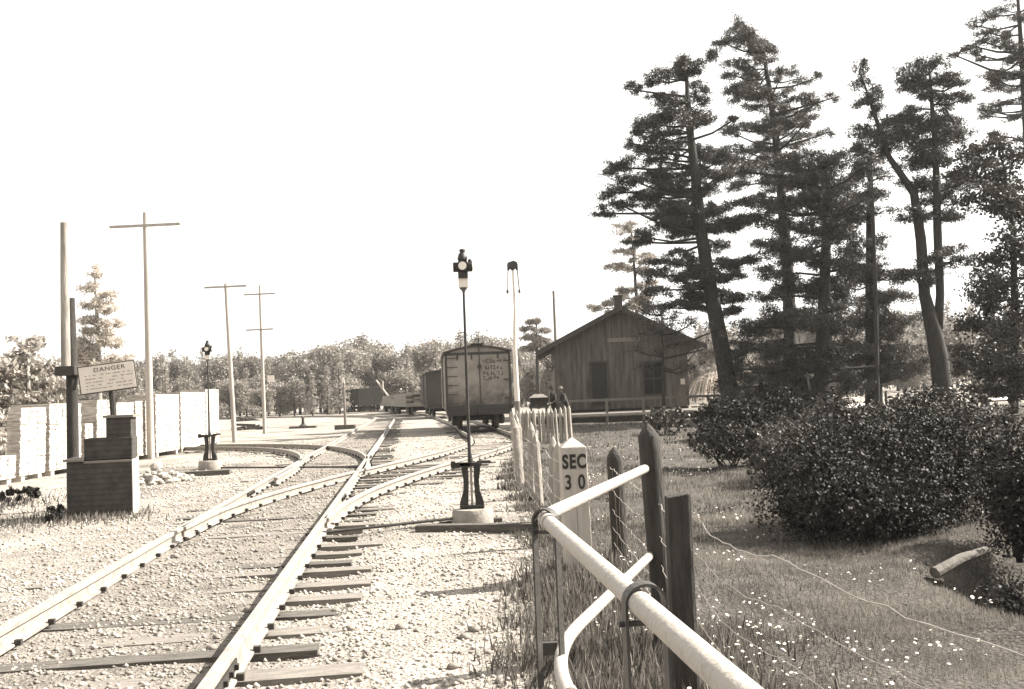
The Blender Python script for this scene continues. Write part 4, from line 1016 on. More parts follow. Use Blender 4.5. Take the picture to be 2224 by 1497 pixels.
# ------------------------------------------------------------------ foliage
L_PINE = leaf_mat('pine_needles', .018, .095, .15)
L_PINE2 = leaf_mat('pine_needles_light', .03, .14, .2)
L_PALE = leaf_mat('pale_foliage', .22, .45, .3)  # glare over the far left tree put into paler leaf tones
L_FAR = leaf_mat('woodland_leaves_hazed', .19, .33, .25)  # haze and overexposure put into the lighter leaf colour
L_BUSH = leaf_mat('bush_leaves', .013, .05, .12, .65, .18)
L_LEAF = leaf_mat('broad_leaves', .025, .09, .2, .5, .3)
M_BARK = mat('pine_bark', .018, .05, 3, .9, .9, 12, stretch=(4, 4, .8))
M_BARKP = mat('pale_bark', .2, .3, 3, .9, .6, 12)
def tree(name, label, cat, Y, trunk, pads, leaf=L_PINE, tuft=.165, dens=95, width=.024, bark=M_BARK, forks=(), back=1, group=None, broad=False, front=.35, twigs=0, dj=.35, fat=1.0):
    """trunk: [(u, v, radius m)] seen at depth Y; pads: foliage clusters (u, v, ru, rv) on limbs, given depth all round the trunk"""
    s = Y / F_PX; T = [(D(u, v, Y), r_) for u, v, r_ in trunk]
    base = T[0][0].copy(); base[2] = 0
    t = thing(name, label, cat, base, group)
    pts = [np.array([base[0], Y, -.2])] + [p for p, _ in T]; rr = [T[0][1] * 1.15] + [r_ for _, r_ in T]
    mb = MB().tube(pts, rr, 10)
    for fk in forks: mb.tube([D(u, v, Y) for u, v, _ in fk], [r_ for _, _, r_ in fk], 8)
    tr_o = mb.build('trunk', bark, t, smooth='all')
    tz = np.array([p[2] for p in pts]); txx = np.array([p[0] for p in pts]); trr = np.array(rr)
    order = np.argsort(tz)
    stems = [(tz[order], txx[order])]
    for fk in forks:
        q_ = sorted([(D(u, v, Y)[2], D(u, v, Y)[0]) for u, v, _ in fk]); stems.append((np.array([a_[0] for a_ in q_]), np.array([a_[1] for a_ in q_])))
    ref = [None]
    def tx(z):
        best = None
        for zs, xs_ in stems:
            if zs[0] - .5 <= z <= zs[-1] + 1.0:
                x_s = float(np.interp(z, zs, xs_))
                if best is None or (ref[0] is not None and abs(x_s - ref[0]) < abs(best - ref[0])): best = x_s
        return best if best is not None else float(np.interp(z, stems[0][0], stems[0][1]))
    E_ = []; lim = MB()
    for (u, v, ru, rv) in pads:
        c = D(u, v, Y); ref[0] = c[0]; lat = c[0] - tx(c[2]); cand = [(c, 1.0)]
        c = c + np.array([0, random.uniform(-dj, dj) * max(abs(lat), 1.0), 0]); cand = [(c, 1.0)]
        if abs(lat) > .8:
            for _ in range(back):
                th = random.uniform(.9, 2.2); cand.append((np.array([tx(c[2]) + lat * math.cos(th), Y + abs(lat) * math.sin(th), c[2] + random.uniform(-.3, .3)]), random.uniform(.75, 1.0)))
            if random.random() < front:
                th = random.uniform(.9, 2.2); cand.append((np.array([tx(c[2]) + lat * math.cos(th), Y - abs(lat) * math.sin(th), c[2] + random.uniform(-.3, .3)]), random.uniform(.6, .8)))
        for cc_, k in cand:
            r_ = (ru * s * k * fat, ru * s * k * random.uniform(.85, 1.15), rv * s * k * (.92 if rv < ru * .8 else 1.12) * fat); E_.append((cc_, r_))
            z0 = cc_[2] - random.uniform(.0, .35) * np.hypot(cc_[0] - tx(cc_[2]), cc_[1] - Y) * (1 if cc_[2] > tz.max() * .6 else .1)
            ref[0] = cc_[0]; z0 = min(z0, tz.max() * .98); st_ = np.array([tx(z0), Y, z0]); mid_ = (st_ + cc_) / 2 + np.array([0, 0, random.uniform(-.25, .1)])
            far_ = cc_ + (cc_ - st_) * .15; br_ = .025 + .010 * np.linalg.norm(cc_ - st_)
            lim.tube([st_, mid_, cc_, far_], [br_ * 1.3, br_, br_ * .6, br_ * .25], 5)
    lim.build('limbs', bark, t)
    # foliage: cluster centres then tufts around them for clumpy edges
    Vs, Fs, Ts, o = [], [], [], 0
    for c, r_ in E_:
        sh_ = random.uniform(-.25, .25); n_ = int(5.2 * dens * max(.14, r_[0] * r_[1]) * (.55 + r_[2])) + 24
        ncl = max(5, n_ // 30); cl_ = np.array(c) + unit(ncl) * (rng.random((ncl, 1)) ** .45) * np.array(r_) * rng.uniform(.8, 1.3, (ncl, 1)); cl_[:, 2] += (cl_[:, 0] - c[0]) * sh_
        pt = cl_[rng.integers(0, ncl, n_)] + rng.normal(size=(n_, 3)) * np.minimum(np.array(r_) * np.array([.24, .24, .25]), np.array([.19, .19, .085 if r_[2] < r_[0] * .8 else .17]))
        if broad: v_, f_, t_ = leaves(pt, tuft)
        else: v_, f_, t_ = needles(pt, tuft, width, 7, .3)
        Vs.append(v_); Fs.append(f_ + o); Ts.append(t_); o += len(v_)
    tri_mesh('crown', np.vstack(Vs), np.vstack(Fs), leaf, t, tone=np.concatenate(Ts))
    return t
PG = 'tall pines right of the station'
padsA = [(1535,130,26,18),(1510,145,28,16),(1478,155,28,16),(1440,162,32,16),(1412,172,18,12),(1368,190,22,9),(1515,195,24,20),(1430,212,22,7),(1460,225,34,12),(1515,228,20,10),(1455,258,48,14),(1410,275,38,16),(1385,285,20,13),(1420,300,38,11),(1520,272,18,7),(1375,305,14,7),(1420,330,42,14),(1465,328,22,11),(1385,330,15,9),(1405,342,24,9),(1345,368,40,12),(1430,375,52,8),(1480,370,25,9),(1545,335,30,16),(1565,350,30,12),(1370,400,38,12),(1460,405,46,12),(1330,425,33,12),(1400,425,50,12),(1315,465,28,9),(1350,455,33,9),(1440,450,50,10),(1490,420,25,12),(1545,410,25,11),(1560,445,25,11),(1540,375,20,9),(1465,463,42,12),(1455,488,42,13),(1390,520,33,17),(1372,530,20,12),(1585,483,55,13),(1560,495,33,13),(1625,480,33,12),(1490,553,22,11),(1450,575,38,11),(1425,595,33,16),(1485,602,42,14),(1437,627,33,19),(1500,625,33,12),(1485,655,42,10),(1447,668,28,10),(1585,577,42,13),(1625,567,28,12),(1580,605,28,10),(1595,650,42,10),(1592,678,23,10)]
tree('pine_tree', 'tall leaning pine with flat dark tiers of needles, nearest the station', 'pine tree', 45, [(1592,890,.46),(1570,770,.40),(1545,640,.34),(1525,520,.29),(1512,400,.24),(1497,270,.17),(1490,150,.07)], padsA, L_PINE, dens=115, group=PG, back=1, front=.15, fat=1.05)
padsB = [(1605,50,24,16),(1620,75,36,20),(1600,90,32,16),(1650,95,28,16),(1675,105,26,12),(1570,95,32,11),(1640,110,36,12),(1615,140,40,10),(1590,155,24,9),(1600,190,32,12),(1625,205,40,14),(1590,200,20,11),(1650,225,28,9),(1700,155,24,9),(1735,165,32,12),(1770,172,15,9),(1705,200,20,12),(1730,215,40,12),(1770,225,28,12),(1795,225,18,9),(1745,245,28,7),(1600,275,36,12),(1640,280,40,10),(1590,300,20,9),(1610,320,28,9),(1715,260,24,12),(1740,275,20,9),(1760,290,32,10),(1800,285,18,10),(1650,320,28,10),(1600,345,40,12),(1655,350,35,12),(1700,345,30,12),(1610,400,30,12),(1640,430,25,10)]
tree('pine_tree', 'tallest pine with open airy branches, behind the leaning pine', 'pine tree', 52, [(1722,890,.40),(1712,600,.32),(1698,430,.26),(1685,300,.20),(1672,200,.14),(1658,110,.09),(1610,45,.03)], padsB, L_PINE2, dens=80, group=PG, back=1, front=.4)
padsC = [(1600,372,46,16),(1640,365,40,16),(1720,355,46,18),(1775,352,50,20),(1820,352,40,20),(1700,392,40,14),(1760,392,45,16),(1815,402,45,22),(1680,440,56,16),(1740,440,56,18),(1800,450,56,22),(1640,470,38,13),(1620,430,28,11),(1700,490,55,17),(1770,500,55,22),(1830,520,50,22),(1660,540,42,15),(1720,560,55,19),(1800,570,55,22),(1680,600,46,16),(1740,620,55,20),(1815,640,50,22),(1660,650,33,13),(1700,690,56,22),(1640,710,42,22),(1760,700,55,22),(1820,710,50,22),(1620,760,38,22),(1680,770,50,26),(1740,780,46,26),(1800,770,46,22),(1640,810,38,22),(1700,830,46,26),(1745,845,38,20),(1600,800,25,20),(1590,840,40,22),(1640,860,50,24),(1700,872,50,24),(1570,870,34,20),(1755,880,40,20),(1810,760,40,24),(1815,800,38,20)]
tree('pine_tree', 'broad bushy dark pine with foliage almost to the ground between the tall pines', 'pine tree', 44, [(1780,900,.36),(1785,780,.32),(1790,650,.27),(1795,500,.2),(1798,380,.1)], padsC, L_PINE, dens=92, group=PG, back=1, front=.75, fat=1.12)
padsC2 = [(1880,372,36,20),(1870,420,40,22),(1865,470,46,22),(1890,530,32,18),(1875,590,46,22),(1900,650,45,20),(1850,700,45,22),(1905,720,50,22),(1860,780,50,22),(1920,780,50,22),(1950,640,35,14),(1960,700,40,16),(1975,760,40,20),(1840,620,30,18),(1930,600,30,12),(1985,800,35,18),(1850,820,40,20),(1905,815,40,18),(1945,800,34,18)]
tree('pine_tree', 'straight trunked pine with lighter lower boughs left of the forked tree', 'pine tree', 47, [(1898,895,.42),(1897,780,.38),(1893,650,.3),(1890,500,.2),(1888,380,.08)], padsC2, L_PINE2, dens=80, group=PG, back=1, front=.9, fat=1.15)
padsD = [(1866,153,14,18),(1878,182,20,18),(1893,213,23,20),(1872,226,25,12),(1905,240,20,14),(2000,148,36,16),(2035,140,24,16),(1980,165,28,12),(2020,180,38,20),(2050,175,24,14),(2085,180,20,9),(2010,215,24,12),(2040,220,32,10),(2095,215,28,8),(2030,260,42,16),(1960,265,33,18),(1920,270,28,18),(1990,285,46,22),(2050,285,46,18),(2085,295,24,10),(1900,300,28,16),(1880,320,24,12),(1940,310,46,22),(2010,320,46,22),(1990,350,38,18),(1870,330,20,10),(2060,350,28,10),(2000,400,38,20),(2045,430,38,16),(1990,470,36,16),(2060,470,38,13),(2020,560,36,13),(2075,570,33,13),(1960,600,38,13),(2000,610,28,12),(2060,545,28,12),(2090,400,40,16)]
tree('pine_tree', 'pine whose thick trunk forks in two, with one bare spire leaning left', 'pine tree', 42, [(2052,890,.42),(2040,780,.38),(2028,720,.34),(2008,640,.24),(2000,520,.22),(1985,420,.18),(1930,340,.12),(1900,250,.08),(1866,150,.02)], padsD, L_PINE, dens=110, group=PG, fat=1.1, forks=[[(2034,755,.24),(2042,640,.19),(2036,500,.19),(2032,330,.14),(2022,200,.08),(2018,140,.03)]], back=1, front=.4)
padsF = [(2150,30,32,12),(2182,22,20,9),(2130,45,20,7),(2140,75,28,11),(2125,95,20,9),(2160,95,28,11),(2090,115,24,7),(2120,110,20,7),(2070,125,15,7),(2190,110,24,7),(2200,140,28,11),(2160,160,28,12),(2190,165,28,11),(2150,175,20,7),(2160,225,20,9),(2190,220,24,7),(2140,245,20,7),(2200,260,28,9),(2170,-30,35,14),(2240,40,35,12),(2260,90,40,12),(2270,160,45,12),(2250,230,40,12),(2230,300,35,12),(2170,290,24,8)]
tree('pine_tree', 'sparse open pine at the right edge, its top cut by the frame', 'pine tree', 48, [(2262,890,.38),(2245,500,.28),(2228,250,.18),(2215,60,.1),(2205,-90,.04)], padsF, L_PINE2, dens=60, group=PG, back=1, front=.3)
padsE = [(2110,330,42,18),(2160,320,38,18),(2205,340,38,22),(2090,372,38,18),(2140,382,46,22),(2200,400,38,22),(2110,430,38,20),(2170,450,46,22),(2185,520,44,28),(2220,560,40,36),(2155,560,38,26),(2185,620,46,32),(2140,650,36,26),(2215,680,40,36),(2120,700,36,26),(2165,720,46,32),(2105,765,32,26),(2145,790,46,32),(2205,790,46,32),(2085,800,28,18),(2125,850,44,22),(2190,855,44,22),(2260,450,60,40),(2280,600,60,60),(2280,780,60,60)]
tree('leafy_tree', 'dense small leaved tree filling the right edge beside the forked pine', 'tree', 30, [(2200,930,.15),(2205,700,.12),(2200,500,.08),(2180,360,.04)], padsE, L_LEAF, tuft=.12, dens=430, group=None, broad=True, back=1, front=.4, dj=.6, fat=.96)
padsG = [(1350,495,24,9),(1385,520,24,9),(1355,548,26,9),(1395,556,24,9),(1340,580,24,8),(1385,590,26,10),(1400,620,24,9),(1360,628,26,9),(1345,650,22,8),(1390,655,30,10),(1305,672,22,8),(1320,662,20,8)]
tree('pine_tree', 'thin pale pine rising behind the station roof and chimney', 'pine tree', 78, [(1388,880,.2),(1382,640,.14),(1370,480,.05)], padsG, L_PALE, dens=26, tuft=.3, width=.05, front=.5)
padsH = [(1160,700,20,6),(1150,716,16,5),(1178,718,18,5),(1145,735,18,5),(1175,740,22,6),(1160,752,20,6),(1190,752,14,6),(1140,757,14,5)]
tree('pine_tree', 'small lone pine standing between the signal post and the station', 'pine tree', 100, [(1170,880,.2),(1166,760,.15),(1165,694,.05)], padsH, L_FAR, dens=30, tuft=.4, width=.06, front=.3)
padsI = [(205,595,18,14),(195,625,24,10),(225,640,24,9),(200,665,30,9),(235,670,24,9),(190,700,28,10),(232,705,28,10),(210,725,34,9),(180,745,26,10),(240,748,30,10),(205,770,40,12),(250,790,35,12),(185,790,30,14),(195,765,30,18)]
tree('pine_tree', 'tall spruce shaped pine paled by glare behind the notice board', 'pine tree', 58, [(215,885,.2),(213,740,.15),(206,585,.04)], padsI, leaf_mat('glare_paled_foliage', .4, .7, .35), dens=34, tuft=.3, width=.05, front=.6, bark=M_BARKP)  # overexposure put into very light needle tones
padsJ = [(1400,690,38,16),(1440,720,44,20),(1480,745,38,20),(1420,760,30,16),(1500,705,33,16),(1525,760,28,20),(1385,665,36,14),(1465,690,30,14),(1500,800,24,16),(1550,720,20,14)]
tree('young_tree', 'young twiggy tree standing in front of the station gable', 'tree', 47.6 - 4.5, [(1442,925,.09),(1440,800,.07),(1437,680,.03)], padsJ, L_PINE2, tuft=.2, dens=17, width=.022, front=.3)
padsK = [(1880,400,20,10),(1915,420,20,8),(1930,385,18,8),(1870,440,20,8),(1900,350,18,10),(1925,455,22,8)]
tree('young_tree', 'thin nearly bare tree between the straight pine and the forked pine', 'tree', 40, [(1906,900,.1),(1902,640,.08),(1897,480,.06),(1893,340,.02)], padsK, L_PINE2, dens=22, front=.5)
padsL = [(25,800,60,35),(80,800,50,35),(120,830,40,30),(20,860,50,40),(75,870,45,35),(130,880,35,30),(55,755,45,20),(-40,830,60,50),(110,930,30,25),(20,930,50,40)]
tree('leafy_tree', 'bushy tree paled by glare at the far left edge behind the first lumber stack', 'tree', 36, [(60,990,.14),(62,880,.1),(60,780,.05)], padsL, L_PALE, tuft=.26, dens=70, broad=True, bark=M_BARKP, front=.6, dj=.6)
padsM = [(15,910,30,25),(10,950,35,25),(-25,940,40,35)]
tree('shrub', 'rounded shrub paled by glare at the far left edge in front of the bushy tree', 'shrub', 26, [(12,1000,.05),(12,930,.02)], padsM, leaf_mat('glare_paled_foliage', .4, .7, .35), tuft=.15, dens=160, broad=True, bark=M_BARKP, front=.5, dj=.6)  # same glare put into the shrub's leaf colour
stake = MB().tube([tuple(G(1768, 905)), tuple(D(1752, 808, G(1768, 905)[1]))], .05, 6).build('stake', M_BARKP, smooth=True); tag(stake, 'pale split leaning stake beside the bushy pine trunk', 'stake')

# bushes on the lawn
def bush(name, label, blobs, dens, L, leaf, stem=True, group='dark bushes on the lawn', sh=.35, loc=None):
    """blobs [(x, y, z, rx, ry, rz)] in metres"""
    b0 = loc or (blobs[0][0], blobs[0][1], 0)
    t = thing(name, label, 'bush', b0, group)
    sm = MB()
    for (x, y, z, rx, ry, rz) in blobs:
        for _ in range(5):
            a_, r_ = random.uniform(0, 6.28), random.random() ** .5
            sm.tube([(x * .5 + b0[0] * .5 + random.uniform(-.1, .1), y * .5 + b0[1] * .5, -.05), (x + .3 * rx * r_ * math.cos(a_), y + .3 * ry * r_ * math.sin(a_), z * .6), (x + .8 * rx * r_ * math.cos(a_), y + .8 * ry * r_ * math.sin(a_), z + rz * .6)], [.014, .010, .004], 5)
    P_, O_ = [], []
    for (x, y, z, rx, ry, rz) in blobs:                 # stray shoots standing out of the outline
        for _ in range(9):
            d_ = unit(1)[0]; d_[2] = abs(d_[2]) * .9 + .1; p0 = np.array([x, y, z]) + d_ * np.array([rx, ry, rz]) * .75; p1 = p0 + (d_ + np.array([0, 0, .35])) * random.uniform(.14, .34) * min(rx, rz) * 1.4
            sm.tube([p0, (p0 + p1) / 2, p1], [.006, .004, .002], 4)
            q_ = p0 + (p1 - p0) * rng.uniform(.2, 1.05, (46, 1)) + rng.normal(size=(46, 3)) * .035 * max(rx, .4); P_.append(q_); O_.append(np.repeat(d_[None], 46, 0))
    sm.build('stems', M_BARK, t)
    for (x, y, z, rx, ry, rz) in blobs:
        n_ = int(dens * (rx * ry + rx * rz + ry * rz)); ncl = max(3, n_ // 16)
        d = unit(ncl); rad = rng.uniform(sh, 1.06, (ncl, 1)); cl_ = np.array([x, y, z]) + d * rad * np.array([rx, ry, rz]) * rng.uniform(.85, 1.12, (ncl, 1))
        idx = rng.integers(0, ncl, n_)
        P_.append(cl_[idx] + rng.normal(size=(n_, 3)) * .055 * max(rx, rz) ** .5); O_.append(d[idx])
    P_ = np.vstack(P_); O_ = np.vstack(O_); k = P_[:, 2] > .02
    v_, f_, t_ = leaves(P_[k], L, O_[k])
    tri_mesh('foliage', v_, f_, leaf, t, tone=t_)
    return t
def bpx(u, v, y, ru, rv, dy=1.0, k=1.0):
    c = D(u, v, y); s = y / F_PX; return (c[0], y, c[2], ru * s, ru * s * dy, rv * s)
bush('bush', 'largest dark leafy bush in the middle of the lawn', [bpx(1830, 1085, 9.0, 165, 115), bpx(1770, 1050, 9.3, 120, 130), bpx(1920, 1040, 9.5, 130, 140), bpx(1980, 980, 10.0, 110, 130), bpx(2060, 990, 10.2, 110, 140), bpx(1860, 980, 9.9, 110, 110), bpx(1960, 1110, 9.1, 100, 90), bpx(2030, 1075, 9.8, 95, 110)], 11000, .034, L_BUSH)
bush('bush', 'dark bush cut off by the right edge, above the ditch', [bpx(2215, 1110, 7.9, 80, 130), bpx(2260, 1050, 8.2, 110, 160), bpx(2180, 1050, 8.4, 60, 110), bpx(2300, 1160, 7.6, 90, 110)], 11000, .034, L_BUSH)
bush('bush', 'rounded dark bush left of the largest bush, farther back', [bpx(1590, 960, 18.2, 85, 48), bpx(1540, 950, 18.6, 50, 40), bpx(1650, 955, 18.4, 60, 50)], 2200, .065, L_BUSH)
bush('bush', 'wide dark thicket under the leaning pine', [bpx(1610, 895, 27, 85, 40), bpx(1700, 890, 27.5, 85, 45), bpx(1660, 865, 28, 60, 30), bpx(1560, 905, 27, 50, 28), bpx(1790, 905, 27.5, 70, 35), bpx(1740, 925, 25.5, 60, 30)], 1500, .09, L_BUSH)
bush('bush', 'lighter twiggy bush between the thicket and the largest bush', [bpx(1690, 1000, 14.2, 50, 60), bpx(1720, 950, 15, 70, 50), bpx(1800, 930, 15.5, 80, 55), bpx(1880, 930, 14.5, 70, 50), bpx(1665, 1020, 14.0, 35, 35)], 2400, .06, leaf_mat('bush_leaves_light', .04, .11, .18, .5, .3))
bush('bush', 'low rounded bush at the platform end, left of the thicket', [bpx(1445, 912, 30.5, 38, 30), bpx(1420, 918, 31, 22, 22), bpx(1478, 915, 31, 30, 22)], 1300, .10, leaf_mat('bush_leaves_light', .04, .11, .18, .5, .3))
bush('bush', 'upper bush behind the largest bush at the right, with bright leaf tips', [bpx(2080, 900, 16, 90, 45), bpx(2000, 895, 16.5, 70, 40), bpx(2150, 920, 15, 60, 50), bpx(1960, 905, 15.5, 50, 35)], 2000, .065, leaf_mat('bush_leaves_light', .04, .11, .18, .5, .3))
bush('bush', 'low ragged bush on the bank at the right edge below the ditch', [bpx(2200, 1315, 6.0, 75, 45), bpx(2270, 1340, 5.8, 80, 55)], 7000, .028, L_BUSH)
bush('bush', 'small dark ragged bush at the left foot of the sand box', [bpx(120, 1130, 13.2, 26, 26), bpx(100, 1150, 13.0, 20, 14)], 1500, .06, L_BUSH, group=None)
bush('weed_clump', 'sparse dark weeds on the pale ground at the left edge', [bpx(25, 1090, 15.6, 30, 22), bpx(60, 1083, 15.9, 25, 20)], 60, .08, L_BUSH, group=None)

# log over the ditch
a_, b_ = G(2030, 1245, .02), G(2142, 1195, .12)
t = MB().tube([tuple(a_), tuple((a_ + b_) / 2 + np.array([0, 0, .02])), tuple(b_)], [.045, .04, .03], 9).build('log', mat('grey_log', .08, .17, 5, .9, .7, 20), loc=tuple(a_), smooth=True)
tag(t, 'pale weathered log lying on the bank of the dark ditch', 'log')

# fountain behind the leaning pine
fy = 60.0; fc = D(1556, 880, fy)
t = thing('fountain', 'lawn fountain throwing white arcs of water behind the leaning pine', 'fountain', (fc[0], fy, 0))
MB().lathe((fc[0], fy, 0), [(1.5, 0), (1.55, .4), (1.42, .42), (1.36, .2), (.1, .18)], 28).build('basin', M_CONC, t, smooth=True)
MB().tube([(fc[0], fy, .1), (fc[0], fy, 1.0)], .06, 8).build('nozzle', M_RUST, t)
jt = MB(); M_WATER = mat('spray_water', .85, .9, 8, .4)
for k in range(70):
    az = 2 * math.pi * k / 70 + random.uniform(-.1, .1); reach = random.uniform(.5, 2.4); hh = random.uniform(1.5, 2.0) * (1.05 - .1 * reach)
    path = []
    for s_ in np.linspace(0, 1, 12):
        r_ = reach * s_; z = 1.0 + 4 * hh * s_ * (1 - s_) * .9 - 1.0 * s_ * s_ * .85
        path.append((fc[0] + r_ * math.cos(az) * .95, fy + r_ * math.sin(az), max(.05, z)))
    jt.tube(path, [.003 + .005 * (i / 11) for i in range(12)], 4)
jt.build('water_jets', M_WATER, t)

# fence stakes by the road
for k, (u, v0, v1, y) in enumerate(((1926, 868, 896, 50), (1722, 872, 900, 52), (2120, 850, 885, 52), (1990, 862, 890, 52))):
    b0 = D(u, v1, y); MBo = MB().tube([(b0[0], y, -.1), (b0[0], y, max(.9, D(u, v0, y)[2]))], .07, 8).build('road_post', M_POST, loc=(b0[0], y, 0), smooth=True)
    tag(MBo, ['stubby dark post at the roadside between the straight pine and the thin tree', 'dark roadside post behind the leaning stake', 'dark roadside post behind the leafy tree at the right', 'dark roadside post left of the forked pine'][k], 'post', 'posts beside the sandy road')

# ------------------------------------------------------------------ far woodland
protos = []
def far_tree(kind, h, w, leaf):
    t = thing('woodland_tree', None, 'tree', (0, 0, 0), 'trees of the far woodland edge')
    MB().tube([(0, 0, -.2), (0, 0, h * .5), (0, 0, h * .95)], [.18, .13, .03], 7).build('trunk', M_BARK, t)
    E_ = []
    if kind == 'round':
        for _ in range(16):
            a_, r_ = random.uniform(0, 6.28), random.random() ** .5 * w * .6; z = random.uniform(.16, .85) * h
            E_.append(((r_ * math.cos(a_), r_ * math.sin(a_), z), (w * .38, w * .38, h * .14)))
        E_.append(((0, 0, h * .85), (w * .35, w * .35, h * .15)))
    else:
        for k in range(20):
            z = (.12 + .86 * k / 19) * h; r_ = w * (1.02 - z / h) * .8
            a_ = random.uniform(0, 6.28); E_.append(((r_ * .6 * math.cos(a_), r_ * .6 * math.sin(a_), z), (max(.35, r_ * .6), max(.35, r_ * .6), h * .045)))
    Vs, Fs, Ts, o = [], [], [], 0
    for c, r_ in E_:
        n_ = int(150 * r_[0] * r_[0] * (.8 + r_[2])) + 30; ncl = max(6, n_ // 5)
        cl_ = np.array(c) + unit(ncl) * (rng.random((ncl, 1)) ** .4) * np.array(r_)
        v_, f_, t_ = leaves(cl_[rng.integers(0, ncl, n_)] + rng.normal(size=(n_, 3)) * .24, .34 if kind == 'round' else .3)
        Vs.append(v_); Fs.append(f_ + o); Ts.append(t_); o += len(v_)
    tri_mesh('crown', np.vstack(Vs), np.vstack(Fs), leaf, t, tone=np.concatenate(Ts)); return t
L_FAR2 = leaf_mat('woodland_leaves_hazed_grey', .22, .36, .3)  # second far tone, also lightened in place of haze
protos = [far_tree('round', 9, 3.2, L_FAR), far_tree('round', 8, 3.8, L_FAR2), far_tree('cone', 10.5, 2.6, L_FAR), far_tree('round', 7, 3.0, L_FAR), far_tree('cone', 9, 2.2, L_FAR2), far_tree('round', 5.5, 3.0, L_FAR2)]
LAB = {0: 'bushy round topped tree merging into the far woodland edge', 1: 'broad pale round tree merging into the far woodland edge', 2: 'pointed evergreen standing up from the far woodland edge', 3: 'mid sized bushy tree merging into the far woodland edge', 4: 'slim grey evergreen standing up from the far woodland edge', 5: 'low pale bush at the foot of the far woodland edge'}
used = [False] * 6
def skyline(u):        # top row of the wood in the photograph
    return np.interp(u, [-500, 0, 150, 300, 360, 420, 500, 600, 690, 740, 780, 830, 870, 920, 960, 1000, 1060, 1100, 1150, 1300, 1500, 1700, 2000, 2300, 2700], [760, 775, 790, 790, 768, 775, 775, 775, 762, 742, 735, 755, 762, 750, 742, 735, 722, 740, 770, 720, 720, 700, 680, 670, 650])
k = 0
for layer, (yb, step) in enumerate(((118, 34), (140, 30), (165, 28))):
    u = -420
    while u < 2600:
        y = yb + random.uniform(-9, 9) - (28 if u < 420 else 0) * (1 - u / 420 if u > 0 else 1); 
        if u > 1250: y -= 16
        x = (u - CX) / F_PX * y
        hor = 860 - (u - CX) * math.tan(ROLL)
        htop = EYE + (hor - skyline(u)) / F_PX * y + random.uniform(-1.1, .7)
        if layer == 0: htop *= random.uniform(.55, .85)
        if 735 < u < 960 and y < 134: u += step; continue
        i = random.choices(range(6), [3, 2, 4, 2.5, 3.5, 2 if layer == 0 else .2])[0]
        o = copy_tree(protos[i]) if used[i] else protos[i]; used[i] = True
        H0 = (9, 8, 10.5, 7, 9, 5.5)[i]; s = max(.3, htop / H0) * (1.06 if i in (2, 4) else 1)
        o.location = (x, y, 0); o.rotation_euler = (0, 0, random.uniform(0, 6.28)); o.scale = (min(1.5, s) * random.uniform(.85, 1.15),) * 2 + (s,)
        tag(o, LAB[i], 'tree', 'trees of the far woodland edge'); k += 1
        u += step * random.uniform(.75, 1.25) * (1.0 if 0 < u < 1250 else 1.5)

# ------------------------------------------------------------------ grass and daisies
def blades(x, y, h, w, wild=.5):
    n_ = len(x); z = ground_z(x, y); a_ = rng.uniform(0, 6.28, n_)
    hh = h * rng.uniform(.45, 1.3, n_); ln = hh * wild * rng.uniform(.2, 1, n_); b_ = rng.uniform(0, 6.28, n_)
    c = np.stack([x, y, z - .01], 1); s_ = np.stack([np.cos(a_), np.sin(a_), 0 * a_], 1) * (w * rng.uniform(.6, 1.3, n_))[:, None]
    tip = c + np.stack([np.cos(b_) * ln, np.sin(b_) * ln, hh], 1)
    v = np.stack([c - s_, c + s_, tip], 1).reshape(-1, 3)
    return v, np.arange(len(v)).reshape(-1, 3), rng.uniform(0, 1, n_)
L_GRASS = leaf_mat('grass_blades', .025, .28, .3, .6, .25)
V_, F_, T_, o = [], [], [], 0
for nb, ys, h, w in ((110000, (2.2, 6), .05, .0022), (110000, (5.5, 11), .055, .0036), (80000, (10, 22), .07, .008), (34000, (20, 46), .10, .018)):
    y = rng.uniform(*ys, nb); x = rng.uniform(-.4, 1, nb) * (y * .62 + 1.2)
    dens = vnoise(x, y, .35, 8) * .6 + vnoise(x, y, 1.3, 9) * .6
    k_ = (lawn_mask(x, y) > .5) & (rng.random(nb) < np.clip(dens * 1.5 - .15, .08, 1)) & (seg_dist(x, y, DITCH) > .22)
    v, f, t_ = blades(x[k_], y[k_], h * (0.7 + .6 * vnoise(x[k_], y[k_], .8, 11)), w); V_.append(v); F_.append(f + o); T_.append(np.clip(t_ * .65 + 1.1 * (vnoise(x[k_], y[k_], .9, 21) - .35) , 0, 1)); o += len(v)
# taller tufts along the fence, the post feet and the box
for cx_, cy_, r_, nb, h in [(gp[0] + .05, gp[1], .4, 1500, .13), (SQ[0] + .1, SQ[1] - .3, .5, 2200, .12), (.35, 6.2, .35, 1800, .12), (.3, 7.2, .3, 1400, .13), (sx0, sy0, .35, 1500, .13), (.2, 5.3, .3, 1500, .10), (.55, 4.2, .5, 2200, .09)] + [(x - .02, y, .25, 700, .10) for x, y in row[:8]] + [(bx0[0] - .8, bx0[1] + .1, .5, 900, .11), (bx0[0] - .2, bx0[1] - .25, .5, 500, .09), (bx0[0] - 1.5, bx0[1] - .6, .8, 500, .09), (bx0[0] - 2.3, bx0[1] - 1.6, .9, 400, .08), (-8.2, 15.5, .8, 300, .16)]:
    x = rng.normal(cx_, r_ * .6, nb); y = rng.normal(cy_, r_ * .8, nb); v, f, t_ = blades(x, y, h, .0035 + .0006 * cy_); V_.append(v); F_.append(f + o); T_.append(t_); o += len(v)
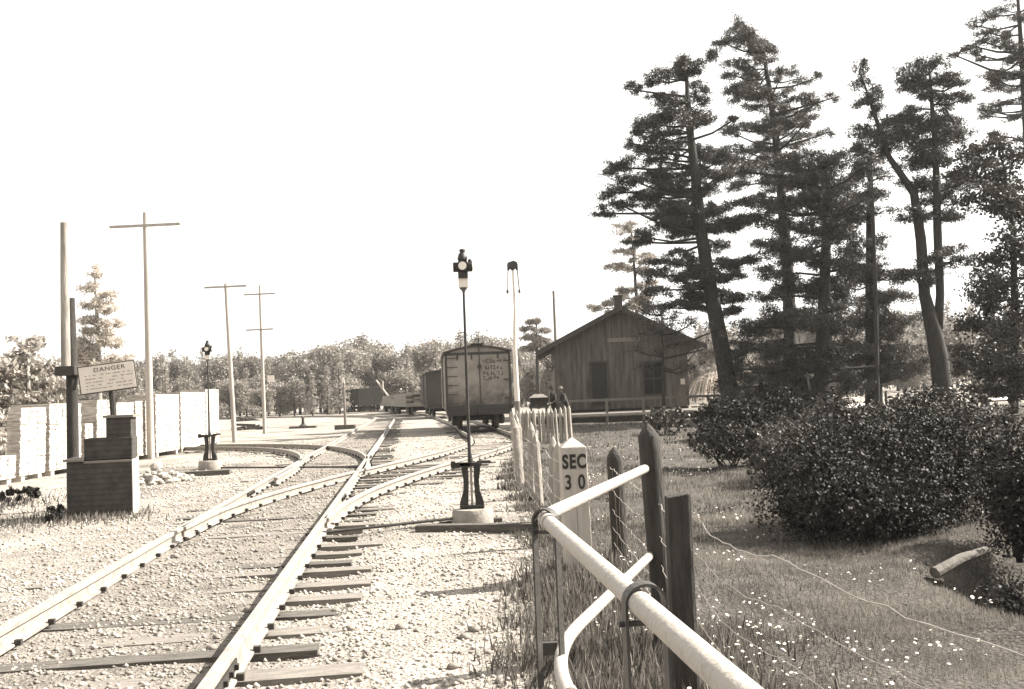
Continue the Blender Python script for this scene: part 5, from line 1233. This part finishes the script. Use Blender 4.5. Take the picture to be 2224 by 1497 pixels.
tag(tri_mesh('grass', np.vstack(V_), np.vstack(F_), L_GRASS, tone=np.concatenate(T_)), 'short meadow grass over the lawn and along the fence', None, None, 'stuff')
nb = 4200; y = 2.4 + 24 * rng.random(nb) ** 1.7; x = rng.uniform(.1, 1, nb) * (y * .58 + .8)
k_ = (vnoise(x, y, .9, 12) + .35 * vnoise(x, y, .3, 13) > .78) & (lawn_mask(x, y) > .6) & (seg_dist(x, y, DITCH) > .25); x, y = x[k_], y[k_]
z = ground_z(x, y) + rng.uniform(.05, .11, len(x)); r_ = rng.uniform(.004, .010, len(x)) * (1 + y * .03)
cs = np.array([(math.cos(a_), math.sin(a_), 0) for a_ in np.linspace(0, 2 * math.pi, 7)[:-1]])
tl = rng.normal(0, .3, (len(x), 1, 2))
ring = np.stack([x, y, z], 1)[:, None, :] + cs[None] * r_[:, None, None]
ring[..., 2] += (cs[None, :, 0] * tl[..., 0] + cs[None, :, 1] * tl[..., 1]) * r_[:, None]
ctr = np.stack([x, y, z + r_ * .5], 1)[:, None, :]
vv = np.concatenate([ring, ctr], 1).reshape(-1, 3)
ff = np.array([(j, (j + 1) % 6, 6) for j in range(6)]); ff = (ff[None] + (np.arange(len(x)) * 7)[:, None, None]).reshape(-1, 3)
tag(tri_mesh('daisies', vv, ff, mat('daisy', .7, .8, 5, .7)), 'small white daisies scattered through the grass', None, None, 'stuff')

# ------------------------------------------------------------------ sunlit air
hz = MB().box((0, 120, 19), (760, 560, 42)); HM = bpy.data.materials.new('haze'); HM.use_nodes = True
HM.node_tree.nodes.remove(HM.node_tree.nodes['Principled BSDF']); pv = HM.node_tree.nodes.new('ShaderNodeVolumePrincipled')
pv.inputs['Color'].default_value = (1, .985, .95, 1); pv.inputs['Density'].default_value = .00025; pv.inputs['Anisotropy'].default_value = .2
HM.node_tree.links.new(pv.outputs[0], HM.node_tree.nodes['Material Output'].inputs['Volume'])
ho = hz.build('haze', HM); tag(ho, 'pale sunlit haze over the yard', None, None, 'stuff')
